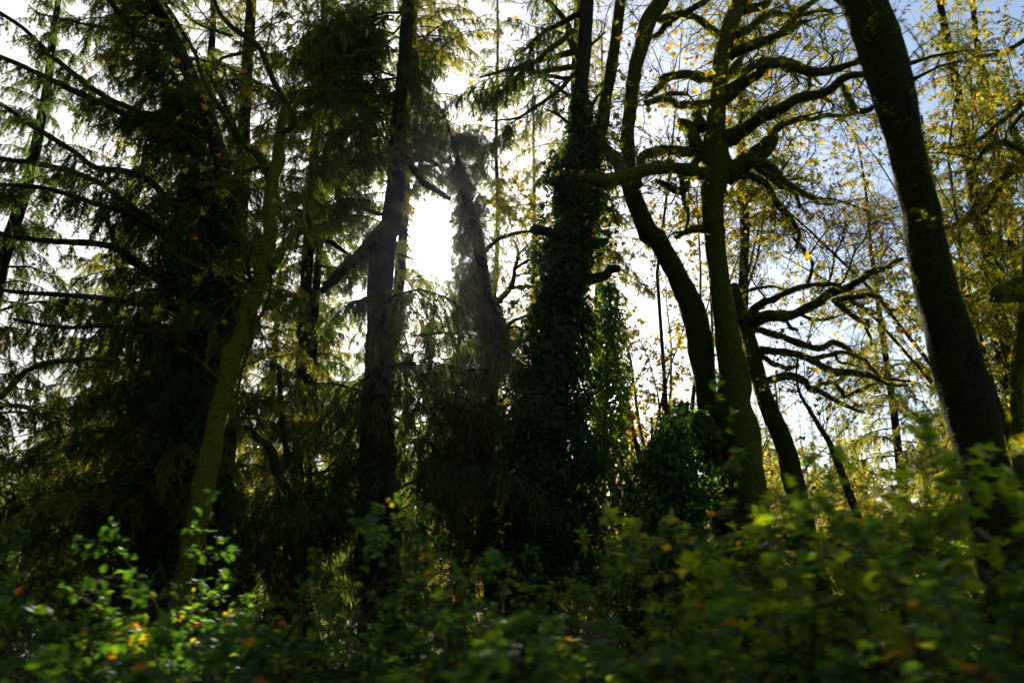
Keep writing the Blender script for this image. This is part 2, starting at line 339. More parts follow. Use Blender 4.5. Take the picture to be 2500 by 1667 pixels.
def moss_fringe(geo, P, rng, per_m, length=(.03, .09), width=(.006, .014), droop=0.8, mat=0):
    """moss threads standing off a limb, longer below"""
    s = np.r_[0, np.cumsum(np.linalg.norm(np.diff(P[:, :3], axis=0), axis=1))]; n = int(s[-1] * per_m * (P[:, 3].mean() / .05) ** .7)
    u = rng.uniform(0, s[-1], n)
    p = np.stack([np.interp(u, s, P[:, i]) for i in range(3)], -1); r = np.interp(u, s, P[:, 3])
    Tn = norm(np.gradient(P[:, :3], axis=0)); T = norm(np.stack([np.interp(u, s, Tn[:, i]) for i in range(3)], -1))
    q = rng.normal(size=(n, 3)); q = norm(q - T * (q * T).sum(-1, keepdims=True))
    d = norm(q + np.array([0, 0, -droop]) + rng.normal(0, .3, (n, 3))); base = p + q * (r * 0.93)[:, None]
    cl = 0.6 + 0.6 * np.sin(u * 9 + rng.uniform(0, 6)) ** 2
    l = (rng.uniform(*length, n) * cl)[:, None]; w = norm(np.cross(d, rng.normal(size=(n, 3)))) * rng.uniform(*width, n)[:, None] / 2
    V = np.stack([base - w, base + w, base + d * l], 1)
    geo.add(V.reshape(-1, 3), np.arange(n * 3).reshape(-1, 3), mat, np.repeat(np.clip(rng.normal(.5, .22, n), 0, 1), 3))
def ivy_cover(geo, P, rng, n, size=(.05, .09), mat=0, grow_out=1.0, tint=(.45, .25)):
    """ivy leaves hanging in a shell round path rows [x y z R]"""
    s = np.r_[0, np.cumsum(np.linalg.norm(np.diff(P[:, :3], axis=0), axis=1))]
    pr = np.interp(np.linspace(0, s[-1], 200), s, P[:, 3]); cdf = np.cumsum(pr) / pr.sum(); u = np.interp(rng.uniform(0, 1, n), cdf, np.linspace(0, s[-1], 200))
    p = np.stack([np.interp(u, s, P[:, i]) for i in range(3)], -1); R = np.interp(u, s, P[:, 3])
    a = rng.uniform(0, 2 * np.pi, n)
    lump = 1 + 0.30 * np.sin(2 * a + u * 2.3 + 1) * np.sin(u * 3.1) + 0.24 * np.sin(3 * a - u * 4.7) * np.sin(u * 1.7 + a) + 0.12 * np.sin(u * 9.1 + 4 * a)
    k = rng.uniform(0.72, 1.12, n) ** 1 * lump * R * grow_out
    out = np.stack([np.cos(a), np.sin(a), np.zeros(n)], -1); pos = p + out * k[:, None] + rng.normal(0, .02, (n, 3))
    d = norm(out * 0.7 + np.array([0, 0, -1.0]) + rng.normal(0, .55, (n, 3))); up = norm(out + np.array([0, 0, .5]) + rng.normal(0, .5, (n, 3)))
    leaves(geo, pos, d, up, rng.uniform(*size, n), 'ivy', rng, mat, rng.normal(tint[0], tint[1], n))
    return pos

# ------------------------------------------------------------------ the setting
def ground_z(x, y):
    r = np.hypot(x, y)
    return 0.10 * np.sin(x * .31 + 1) * np.sin(y * .27) + 0.06 * np.sin(x * .9 + y * .7) + np.clip((r - 45) / 75, 0, 1) ** 1.5 * 9.5 * np.clip((y + 10) / 40, 0, 1)
def build_ground():
    rad = np.r_[0, np.geomspace(1, 400, 70)]; th = np.linspace(0, 2 * np.pi, 97)[:-1]
    X = rad[:, None] * np.cos(th); Y = rad[:, None] * np.sin(th); Z = ground_z(X, Y)
    V = np.stack([X, Y, Z], -1); n = len(th); i = np.arange(len(rad) - 1)[:, None] * n; j = np.arange(n)[None]; j2 = (j + 1) % n
    g = Geo(); g.add(V, np.stack([i + j, i + n + j, i + n + j2, i + j2], -1))
    m, t, o = mat_base('forest_soil'); L = t.links; ge = N(t, 'ShaderNodeNewGeometry')
    a = N(t, 'ShaderNodeTexNoise'); a.inputs['Scale'].default_value = 1.3; a.inputs['Detail'].default_value = 8; L.new(ge.outputs['Position'], a.inputs['Vector'])
    b = N(t, 'ShaderNodeTexVoronoi'); b.inputs['Scale'].default_value = 14; L.new(ge.outputs['Position'], b.inputs['Vector'])
    c1 = ramp(t, a.outputs[0], [(.35, (.03, .022, .012)), (.5, (.05, .045, .015)), (.65, (.035, .06, .015))])
    c2 = ramp(t, b.outputs['Color'], [(.2, (.4, .4, .4)), (.8, (1.5, 1.3, 1.0))])
    mm = N(t, 'ShaderNodeMix', data_type='RGBA', blend_type='MULTIPLY'); mm.inputs[0].default_value = 1; L.new(c1, mm.inputs[6]); L.new(c2, mm.inputs[7])
    p = N(t, 'ShaderNodeBsdfPrincipled'); L.new(mm.outputs[2], p.inputs['Base Color']); p.inputs['Roughness'].default_value = .95; p.inputs['Specular IOR Level'].default_value = .1
    bp = N(t, 'ShaderNodeBump'); bp.inputs['Strength'].default_value = .8; bp.inputs['Distance'].default_value = .05; L.new(b.outputs['Distance'], bp.inputs['Height']); L.new(bp.outputs[0], p.inputs['Normal'])
    L.new(p.outputs[0], o.inputs[0])
    gr = g.build('ground', [m]); gr['kind'] = 'structure'; gr['label'] = 'dark forest floor rising to a wooded slope'
build_ground()

def distant_woods():
    rng = np.random.default_rng(5); g = Geo(); n = 420
    a = rng.uniform(-0.85, 0.85, n); r = rng.uniform(62, 135, n); x = r * np.sin(a); y = r * np.cos(a); z = ground_z(x, y); H = rng.uniform(9, 17, n)
    Q = np.zeros((n, 5, 3)); Q[:, :, 0] = x[:, None] + rng.normal(0, .1, (n, 5)); Q[:, :, 1] = y[:, None]; Q[:, :, 2] = z[:, None] + H[:, None] * np.linspace(0, 1, 5)
    thin_tubes(g, Q, np.full(n, .2), np.full(n, .02), 1, 4, rng=rng)
    m = 150; idx = np.repeat(np.arange(n), m); t = rng.uniform(0.12, 1, n * m); p, T = along(Q, idx, t)
    az = rng.uniform(0, 6.28, n * m); l = (1 - t) * 3.2 * rng.uniform(.5, 1.2, n * m) + .25
    d = np.stack([np.cos(az), np.sin(az), -rng.uniform(.1, .6, n * m)], -1); w = np.stack([-np.sin(az), np.cos(az), rng.normal(0, .4, n * m)], -1) * (l * .13)[:, None]
    tip = p + d * l[:, None]; mid = p + d * l[:, None] * .6
    V = np.stack([p, mid - w, tip, mid + w], 1); tn = np.repeat(np.clip(rng.normal(.5, .2, n)[idx] + rng.normal(0, .12, n * m), 0, 1), 4)
    g.add(V.reshape(-1, 3), np.arange(n * m * 4).reshape(-1, 4), 0, tn)
    o = g.build('distant_woods', ['needle_olive', 'bark'], smooth=False)
    tag(o, 'distant conifer wood seen through gaps between the trunks', 'woods', None, 'stuff')
distant_woods()

# ------------------------------------------------------------------ spruce boughs
def bough_geo(g, P, rng, l1=(.12, .55), per_m1=16, droop=.35, needle=1.0, m_need=0, m_wood=1, m_lich=None, lich=0.0, sec=9, wood=True, tint=.45, t0=.08):
    """a spruce bough along rows P [x y z r]: stem, side twigs that hang, twiglets and needles"""
    if wood: tube(g, P, rng, 6, .15, m_wood)
    S = poly(P, 14); L = np.linalg.norm(np.diff(S[0], axis=0), axis=1).sum()
    T = norm(S[0, -1] - S[0, 0]); side = norm(np.cross(T, [0, 0, 1.0]) + 1e-6)
    n1 = max(4, int(L * per_m1)); Q1, i1, t1 = grow(S, n1, (1, 1), (40, 80), rng, 6, 0, .0, t0, 1, side)
    ln = rng.uniform(l1[0], l1[1], n1) * np.clip(1.25 - t1 * .9, .2, 1.0)
    d = norm(Q1[:, 1] - Q1[:, 0]); Q1 = np.zeros((n1, 6, 3)); Q1[:, 0] = along(S, i1, t1)[0]
    for k in range(1, 6):
        d = norm(d + np.array([0, 0, -droop]) + rng.normal(0, .10, (n1, 3))); Q1[:, k] = Q1[:, k - 1] + d * (ln / 5)[:, None]
    Q2, _, _ = grow(Q1, int(n1 * sec * 1.3), (.05, .20), (30, 65), rng, 3, droop * .9, .08, .05, 1)
    thin_tubes(g, Q1, ln * .010 + .002, np.full(n1, .0015), m_wood, 3, rng=rng)
    tn = (tint, .22)
    slivers(g, Q1, 190 * needle, (.02, .04), (.009, .016), rng, m_need, .9, .15, tn)
    slivers(g, Q2, 180 * needle, (.02, .036), (.009, .016), rng, m_need, .9, .15, tn)
    slivers(g, S, 90 * needle, (.02, .04), (.006, .010), rng, m_need, .9, .1, tn)
    if m_lich is not None and lich > 0:
        Q3, _, _ = grow(Q1, int(n1 * lich), (.08, .30), (60, 90), rng, 4, 1.2, .1, .0, 1)
        slivers(g, Q3, 90, (.02, .06), (.004, .009), rng, m_lich, .6, .9, (.5, .2))
def bough_lib(name, n, seed, Lr, mats, **kw):
    """library meshes: boughs reaching along +X from the origin, arching down"""
    rng = np.random.default_rng(seed); out = []
    for i in range(n):
        L = rng.uniform(*Lr); k = 9; s = np.linspace(0, 1, k); P = np.zeros((k, 4)); P[:, 0] = s * L * .95
        P[:, 1] = np.cumsum(rng.normal(0, .03, k)) * L * .5; P[:, 2] = L * (.12 * np.sin(s * 2.4) - .30 * s ** 2) + np.cumsum(rng.normal(0, .008, k)); P[:, 3] = (.020 * (1 - s) + .004) * L / 2.4
        g = Geo(); bough_geo(g, smooth_path(P, .15), rng, **kw); out.append((g.mesh(name, mats), L))
    return out
LIB_D = bough_lib('bough', 6, 11, (2.2, 2.9), ['needle', 'bark', 'lichen'], l1=(.2, .75), per_m1=17, droop=.42, sec=10, m_lich=2, lich=.7)
LIB_W = bough_lib('bough', 6, 12, (1.6, 2.4), ['needle', 'bark', 'lichen'], l1=(.15, 1.0), per_m1=18, droop=.55, sec=8, m_lich=2, lich=3.0, needle=.75)
LIB_O = bough_lib('bough', 5, 13, (2.0, 2.8), ['needle_olive', 'bark_moss', 'lichen'], l1=(.2, .7), per_m1=12, droop=.35, sec=7, m_lich=2, lich=3.5, tint=.5)

GAPS = [(1036, 575, 27, 90), (1235, 640, 28, 100)]   # openings in the canopy: nothing hangs there
def in_gap(p0, p1):
    for t in (0.0, .25, .5, .75, 1.0, 1.1):
        q = project(p0 * (1 - t) + p1 * t)
        for (cx, cy_, rx, ry) in GAPS:
            if ((q[0] - cx) / (rx + 12)) ** 2 + ((q[1] - cy_) / (ry + 12)) ** 2 < 1: return True
    return False
def place_bough(parent, lib, rng, p, az, elev, L, roll=0.0, gaps=True):
    me, L0 = lib[rng.integers(len(lib))]; s = L / L0
    tip = p + L * .95 * np.array([math.cos(az) * math.cos(elev), math.sin(az) * math.cos(elev), math.sin(elev) - .15])
    if gaps and in_gap(p, tip): return None
    m4 = Matrix.Translation(Vector(tuple(float(x) for x in p))) @ Matrix.Rotation(az, 4, 'Z') @ Matrix.Rotation(-elev, 4, 'Y') @ Matrix.Rotation(roll, 4, 'X') @ Matrix.Diagonal((s, s * rng.choice([-1, 1]), s * rng.uniform(.85, 1.15), 1))
    return put('bough', me, parent, m4)
def spruce(x, y, H, r, label, lib, seed, zmin=1.5, n=60, Lmax=3.2, lean=(0, 0), Lmin=.7, group='spruces further back in the forest', wood='bark', dirs=None, prof=.8):
    rng = np.random.default_rng(seed); z0 = float(ground_z(x, y)) - .1
    t = thing('spruce_tree', (x, y, z0), label, 'tree', group); k = 14; s = np.linspace(0, 1, k)
    P = np.column_stack([x + lean[0] * s + np.cumsum(rng.normal(0, .03, k)), y + lean[1] * s + np.cumsum(rng.normal(0, .03, k)), z0 + s * H, r * (1 - s * .85) * (1 + .5 * np.exp(-s * 25))])
    g = Geo(); tube(g, smooth_path(P, .35), rng, 10, .09); g.build('trunk', [wood], t)
    for i in range(n):
        f = (i + rng.uniform(0, 1)) / n; z = zmin + (H * .97 - zmin) * f; c = (z) / H
        p = np.array([np.interp(c, s, P[:, 0]), np.interp(c, s, P[:, 1]), z0 + z])
        az = i * 2.399 + rng.uniform(-.5, .5) if dirs is None else rng.uniform(*dirs)
        L = max(Lmin, Lmax * (1 - c) ** prof) * rng.uniform(.6, 1.1)
        place_bough(t, lib, rng, p, az, rng.uniform(-.35, .3) , L, rng.uniform(-.3, .3))
    return t

# ------------------------------------------------------------------ broadleaf trees
def limb_part(name, P, rng, mat, parent, sides=10, lump=.14, step=.10, wob=.0):
    Q = smooth_path(P, step); g = Geo(); Q = tube(g, Q, rng, sides, lump, wob=wob); g.build(name, [mat], parent); return Q
def twigs_for(limbs, rng, n1, n2, n3, parent, l1=(.35, 1.3), l2=(.2, .7), l3=(.08, .35), mat='twig', up=.0, r=.012, crook=.28, leaf=None, nleaf=0, leafsize=(.06, .1), leafmat='yellow', tint=(.5, .25), moss=0, ang=(35, 85), leafparts=0, leafkind='maple'):
    S = np.concatenate([poly(P, 10) for P in limbs]); g = Geo()
    Q1, _, _ = grow(S, n1, l1, ang, rng, 6, -up, crook, .1, 1)
    Q2, _, _ = grow(Q1, n2, l2, (25, 70), rng, 5, -up * .8, crook * .8, .1, 1)
    thin_tubes(g, Q1, rng.uniform(.6, 1.4, n1) * r, np.full(n1, r * .25), 0, 5, rng=rng)
    thin_tubes(g, Q2, rng.uniform(.3, .5, n2) * r, np.full(n2, r * .14), 0, 3, rng=rng)
    last = [Q1, Q2]
    if n3:
        Q3, _, _ = grow(Q2, n3, l3, (25, 60), rng, 4, -up * .5, crook * .6, .1, 1); thin_tubes(g, Q3, np.full(n3, r * .16), np.full(n3, r * .1), 0, 3, rng=rng); last.append(Q3)
    g.build('twigs', [mat], parent, True)
    if moss:
        g = Geo(); slivers(g, Q1, moss, (.02, .06), (.006, .013), rng, 0, .8, .7, (.5, .22)); slivers(g, Q2, moss * .4, (.015, .04), (.004, .008), rng, 0, .8, .6, (.5, .22)); g.build('twig_moss', ['moss'], parent, True)
    tips = last[-1]
    if nleaf:
        g = Geo(); p, d, u, ix = leaf_on(tips, nleaf, rng); leaves(g, p, d, u, rng.uniform(*leafsize, nleaf), leafkind, rng, 0, rng.normal(*tint, nleaf)); g.build('foliage', [leafmat], parent, True, False)
    if leafparts: leaf_parts(tips, leafparts, rng, parent, leafkind, leafmat, leafsize)
    return tips
LEAFMESH = {}
def leaf_parts(Q, n, rng, parent, kind, mat, size, tint_choice=4):
    """large leaves, each an object of its own sharing one of a few meshes"""
    key = (kind, mat)
    if key not in LEAFMESH:
        L = []
        for i in range(tint_choice):
            g = Geo(); leaves(g, np.zeros((1, 3)), np.array([[0, 1.0, 0]]), np.array([[0, 0, 1.0]]), 1.0, kind, np.random.default_rng(50 + i), 0, np.array([(i + .5) / tint_choice])); L.append(g.mesh('leaf', [mat], False))
        LEAFMESH[key] = L
    p, d, u, _ = leaf_on(Q, n, rng)
    for a, b, c in zip(p, d, u):
        y = Vector(b).normalized(); z = (Vector(c) - y * Vector(c).dot(y)).normalized(); x = y.cross(z); s = rng.uniform(*size)
        m = Matrix((x, y, z)).transposed().to_4x4(); m = Matrix.Translation(Vector(a)) @ m @ Matrix.Scale(s, 4)
        put('leaf', LEAFMESH[key][rng.integers(tint_choice)], parent, m)

t_start = time.time()
def tick(s): print('%6.1fs %s' % (time.time() - t_start, s))

# --- the mossy double-stemmed maple right of the middle
def center_maple():
    rng = np.random.default_rng(101); D = 11.0
    A = tr((6, 500, 1150, 505, 1000, 470, 750, 430, 500, 395, 250, 375, 0), w=[205, 200, 150, 132, 126, 126])
    A2 = tr((3, 368, 1450, 365, 1300, 378, 1150, 400, 1090, 385, 1000, 380, 850, 385, 780, 400, 620, 415, 450, 440, 300, 480, 150, 540, 0, 600, -160), w=[128, 130, 165, 190, 150, 118, 104, 100, 100, 108, 95, 100, 90])
    A = w3(np.vstack([tr((6, 560, 1500, 540, 1300), w=[250, 230]), A, A2]), D, 0, 0, None)
    base = A[0, :3].copy(); base[2] = float(ground_z(base[0], base[1]))
    t = thing('maple_tree', base, 'moss-covered double-stemmed maple with crooked limbs, growing just left of the open blue sky', 'tree')
    g = Geo(); Pa = smooth_path(to_ground(A, 1.2), .07); Pa = tube(g, Pa, rng, 22, .07)
    B = w3(np.vstack([tr((6, 400, 1350, 370, 1150, 358, 1000, 335, 800, 325, 700, 290, 560, 250, 430, 170, 260, 80, 100, 20, 0), w=[150, 130, 120, 150, 165, 165, 160, 130, 125, 125]),
                      tr((2, 2085, 1450, 2010, 1280, 1950, 1130, 1930, 1040), w=[130, 115, 105, 95])]), D, .0, 0, None); B[:, 1] += .35
    B = np.vstack([B, w3(tr((2, 1925, 980, 1912, 880, 1930, 700, 1960, 450, 2000, 300, 2050, 130, 2130, 0, 2200, -120), w=[88, 80, 82, 95, 95, 85]), D + .3, .3, .1, rng)])
    Pb = smooth_path(to_ground(B, 1.2), .07); Pb = tube(g, Pb, rng, 18, .11, mat=1); g.build('trunk', ['bark_lime', 'bark_moss'], t)
    LM = []
    def L(segs, w, drift=0.0, lump=.16, off=0.0, mat='bark_lime', wander=.3): LM.append(limb_part('limb', w3(tr(*segs, w=w), D + off, drift, wander, rng), rng, mat, t, 10, lump * 1.45, .06, .045)); return LM[-1]
    L([(2, 1740, 890, 1790, 960, 1850, 1020, 1900, 1110, 1955, 1200)], [45, 75, 75, 90], .2, mat='bark_pale')
    L([(3, 360, 1100, 230, 1090, 100, 1085, 0, 1075), (2, 2200, 1065, 2050, 1095, 1850, 1130, 1720, 1140, 1600, 1130)], [95, 75, 75, 85, 60], -.8)
    L([(3, 330, 1010, 230, 985, 130, 960), (2, 2200, 960, 2080, 960, 2030, 1000, 2015, 1060, 2060, 1090)], [75, 65, 60, 50], .9)
    L([(3, 380, 500, 300, 490, 180, 495, 60, 515), (2, 2150, 545, 2080, 590, 2020, 620)], [70, 55, 50, 30], 1.0)
    L([(3, 350, 660, 250, 675, 150, 700, 50, 660, 0, 640), (2, 2000, 640)], [55, 40, 25], -.7)
    L([(3, 330, 980, 265, 920, 240, 850, 215, 800, 175, 790)], [80, 85, 80, 70], .5, .25)
    L([(3, 290, 830, 285, 760, 290, 690)], [70, 60, 40], .8, .2)
    L([(3, 270, 1010, 210, 1100, 190, 1160, 210, 1300, 225, 1360, 190, 1440)], [50, 40, 26, 30, 20], .5, .25)
    L([(3, 0, 1150, 60, 1180, 110, 1230, 150, 1240, 190, 1180)], [20, 40, 44, 24], .4, .3)
    L([(3, 440, 650, 560, 545, 680, 490, 720, 440, 790, 430, 900, 430, 1000, 455, 1130, 440, 1250, 400, 1290, 370)], [70, 60, 55, 62, 60, 45, 25], -1.6)
    L([(3, 450, 590, 540, 520, 620, 420, 700, 390, 780, 370, 880, 380, 930, 412)], [60, 50, 50, 42, 50], .6)
    L([(3, 430, 900, 520, 850, 650, 760, 760, 720, 860, 650, 960, 610, 1100, 590, 1200, 520, 1330, 490, 1400, 460, 1480, 400)], [105, 85, 80, 70, 58, 46, 34, 24], -1.9)
    R3 = L([(3, 450, 1110, 520, 1080, 600, 1000, 700, 930, 735, 860)], [150, 120, 120, 110, 60], .2, .14)
    L([(3, 735, 860, 790, 790, 900, 760, 1000, 755, 1100, 748, 1250, 735, 1330, 700)], [50, 38, 30, 24, 12], .8)
    L([(3, 600, 1000, 650, 1030, 740, 1060, 800, 1140, 870, 1200, 940, 1220, 1010, 1258)], [60, 48, 50, 36, 32, 24], -.8)
    L([(3, 500, 1110, 560, 1125, 640, 1150, 720, 1200, 760, 1300, 850, 1390, 910, 1470, 905, 1568)], [60, 46, 45, 38, 26, 18], .9)
    L([(3, 560, 1070, 640, 1050, 740, 1120, 760, 1160, 850, 1230, 900, 1260, 910, 1330)], [40, 38, 30, 18], .2)
    L([(3, 470, 360, 560, 320, 650, 285, 740, 230, 850, 150, 950, 60, 1040, 0, 1100, -60)], [70, 55, 50, 50, 35, 25], .9)
    L([(3, 490, 340, 600, 300, 700, 270, 860, 220, 950, 160, 1000, 150)], [60, 45, 35, 20], -.6)
    L([(3, 520, 230, 590, 180, 660, 140, 760, 110, 950, 90, 1080, 58, 1130, 50)], [50, 40, 30, 16], .6)
    L([(3, 1190, 540, 1225, 620, 1250, 670, 1310, 705, 1380, 690, 1430, 655)], [36, 42, 42, 36, 24], -.4)
    L([(3, 560, 70, 620, 40, 690, 10, 760, -60)], [60, 50, 40], .3)
    L([(3, 440, 240, 350, 170, 200, 85, 100, 110, 0, 105), (2, 2250, 90)], [50, 46, 40, 20], .7)
    L([(3, 200, 85, 290, 25, 350, -30)], [44, 36, 28], -.4); L([(3, 100, 150, 60, 170, 0, 230), (2, 2060, 240)], [40, 40, 26], .5)
    L([(3, 200, 600, 120, 590, 0, 610)], [30, 30, 18], .5)
    L([(3, 430, 480, 500, 430, 560, 360, 580, 230, 640, 160, 660, 220)], [36, 30, 28, 24, 14], .5)
    L([(6, 440, 60, 300, 20, 200, 30, 120, 60)], [60, 60, 45, 20], .5, .25)
    L([(3, 850, 430, 900, 540, 880, 590), ], [20, 16, 8], .3); L([(3, 985, 455, 960, 540, 935, 600)], [34, 22, 8], .2); L([(3, 540, 800, 560, 700, 590, 610)], [24, 20, 10], .2)
    L([(3, 980, 460, 1030, 520, 1050, 570)], [24, 20, 10], .2)
    g = Geo()
    for P in LM: moss_fringe(g, P, rng, 620, (.012, .07))
    moss_fringe(g, Pa, rng, 900, (.01, .04), droop=.4); moss_fringe(g, Pb, rng, 600, (.01, .04), droop=.4)
    g.build('moss', ['moss'], t, True, False)
    twigs_for(LM + [Pa[len(Pa) // 2:], Pb[len(Pb) // 2:]], rng, 320, 1900, 4800, t, mat='twig', moss=110, r=.012, crook=.36, leafparts=150, leafsize=(.07, .13), nleaf=700, leafmat='yellow')
    g = Geo()  # ivy and leaves climbing the foot
    ivy_cover(g, smooth_path(w3(tr((6, 340, 1400, 300, 1280, 260, 1190), w=[170, 130, 50]), D - .1), .2), rng, 2600, mat=0); g.build('ivy', ['ivy_bright'], t, True, False)
    return t
center_maple(); tick('maple')

# --- spreading mossy tree behind it
def spreading_maple():
    rng = np.random.default_rng(102); D = 14.5
    T = w3(tr((6, 860, 1568, 820, 1400, 740, 1200, 690, 1080, 640, 900, 590, 700, 550, 560, 500, 380), w=[130, 120, 110, 100, 95, 90, 80, 60]), D)
    b = T[0, :3].copy(); b[2] = 0
    t = thing('maple_tree', b, 'dark maple whose long bare limbs sweep right across the open blue sky', 'tree')
    LM = [limb_part('trunk', to_ground(T), rng, 'bark_moss', t, 16, .09)]
    def L(segs, w, drift=0.0, off=0.0): LM.append(limb_part('limb', w3(tr(*segs, w=w), D + off, drift, .5, rng), rng, 'bark_moss', t, 9, .26, .07, .06)); return LM[-1]
    L([(6, 545, 600, 640, 520, 740, 460, 900, 410, 1000, 405, 1100, 385, 1160, 385, 1210, 415)], [60, 55, 40, 34, 26, 20], -1.5)
    L([(6, 555, 630, 700, 590, 850, 560, 1000, 510, 1150, 440, 1280, 390, 1340, 320, 1450, 260, 1560, 200)], [95, 75, 62, 55, 60, 45, 34, 20], -1)
    L([(6, 1130, 480, 1290, 420, 1370, 430, 1430, 480, 1480, 540, 1530, 565)], [34, 34, 28, 16], .8)
    L([(6, 1170, 500, 1260, 580, 1330, 610, 1350, 655)], [40, 34, 30, 20], -.8, -.5); L([(6, 1290, 595, 1330, 690, 1375, 765)], [26, 22, 12], -.3, -.5)
    L([(6, 1150, 500, 1240, 515, 1330, 520, 1430, 545)], [30, 26, 14], 1); L([(6, 900, 560, 1000, 590, 1100, 585, 1200, 570)], [22, 20, 12], .5)
    L([(6, 560, 650, 640, 650, 700, 660, 800, 710, 900, 770, 1010, 795, 1100, 765, 1200, 775, 1300, 820, 1380, 890, 1480, 970, 1560, 1000, 1660, 1025)], [45, 40, 44, 40, 34, 30, 24, 12], 1.5)
    L([(6, 590, 830, 700, 810, 850, 810, 1000, 860, 1130, 910, 1280, 940, 1400, 970, 1500, 1010, 1620, 1030)], [52, 44, 44, 40, 30, 14], -1.5)
    L([(6, 1000, 855, 1100, 835, 1200, 830, 1320, 862)], [34, 28, 16], .8)
    L([(6, 600, 880, 700, 870, 780, 900, 860, 912, 905, 875)], [34, 34, 28, 12], .7); L([(6, 650, 800, 680, 780, 640, 800), ], [20, 16, 10], .1)
    L([(6, 660, 1000, 780, 990, 880, 960, 960, 970, 1000, 1025, 1060, 1040, 1150, 1110, 1220, 1140, 1320, 1180)], [44, 36, 34, 30, 24, 12], -.9)
    L([(6, 980, 1040, 1080, 1000, 1200, 970, 1300, 930)], [32, 28, 20, 10], .9); L([(6, 1140, 1000, 1200, 1050, 1240, 1080, 1330, 1050, 1450, 1030)], [26, 26, 24, 10], .5)
    L([(6, 500, 490, 600, 430, 700, 385, 830, 400)], [26, 24, 16, 8], 1); L([(6, 690, 1080, 720, 1030, 850, 985, 940, 1000, 990, 1030)], [24, 22, 22, 16], -.4)
    L([(6, 780, 600, 850, 620, 880, 650, 930, 650)], [22, 22, 24, 12], -.5); L([(6, 1150, 800, 1160, 870, 1220, 900, 1290, 920)], [18, 16, 10], .3)
    g = Geo()
    for P in LM: moss_fringe(g, P, rng, 380, (.015, .08))
    g.build('moss', ['moss'], t, True, False)
    up = [L([(6, 965, 400, 968, 230, 920, 100, 880, 0), (3, 870, 1500, 800, 1380)], [22, 20, 14, 8], .5), L([(6, 1110, 400, 1120, 240, 1200, 0)], [16, 12, 6], -.4), L([(6, 1160, 390, 1280, 200, 1400, 0), (3, 1480, 1440)], [15, 11, 5], .7),
          L([(6, 970, 220, 1040, 100, 1130, 0), (3, 1240, 1480)], [12, 9, 5], .3), L([(6, 700, 460, 620, 380, 560, 300)], [12, 9, 5], .4), L([(6, 1300, 380, 1420, 250, 1480, 150)], [12, 9, 5], .4)]
    twigs_for(LM, rng, 200, 1100, 3000, t, l1=(.3, 1.0), mat='twig', moss=40, r=.009, leafmat='yellow', nleaf=350, leafsize=(.05, .09), crook=.3)
    twigs_for(up, rng, 150, 900, 2600, t, l1=(.5, 1.6), l2=(.3, .8), up=.16, r=.007, crook=.14, leafmat='brown', nleaf=800, leafsize=(.03, .055), mat='cane', ang=(20, 50))
    return t
spreading_maple(); tick('spreading')

# --- near trunk on the right
def near_trunk():
    rng = np.random.default_rng(103); D = 7.0
    rows = np.vstack([tr((6, 2085, 1500, 2040, 1300, 2010, 1200, 1900, 800, 1790, 400, 1705, 0), w=[290, 300, 300, 270, 245, 225]),
                      tr((3, 1700, 1350, 1655, 1200, 1592, 900, 1520, 600, 1432, 300, 1375, 140, 1318, 0, 1260, -150), w=[220, 212, 215, 250, 285, 270, 255, 240])])
    P = w3(rows, D); b = P[0, :3].copy(); b[2] = 0
    t = thing('fir_tree', b, 'thick dark leaning trunk on the right, nearest the road, with a fringe of moss', 'tree')
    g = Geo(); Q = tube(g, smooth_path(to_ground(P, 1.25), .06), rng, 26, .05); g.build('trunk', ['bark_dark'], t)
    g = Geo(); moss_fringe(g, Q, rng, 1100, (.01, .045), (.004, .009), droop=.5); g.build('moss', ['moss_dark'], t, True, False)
    L = [limb_part('limb', w3(tr((3, 1560, 420, 1700, 385, 1760, 362, 1880, 340, 2000, 320), w=[34, 24, 16, 8]), D, .5), rng, 'bark_moss', t, 7), limb_part('limb', w3(tr((3, 1620, 520, 1700, 480, 1820, 420, 1960, 385), w=[30, 20, 14, 6]), D, -.4), rng, 'bark_moss', t, 7),
         limb_part('limb', w3(tr((3, 1230, 60, 1180, 20, 1120, -20), w=[40, 30, 16]), D, .2), rng, 'bark_moss', t, 7)]
    twigs_for(L + [Q[len(Q) // 2:]], rng, 40, 130, 260, t, l1=(.2, .7), l2=(.1, .35), l3=(.05, .2), moss=160, r=.006)
near_trunk(); tick('near')

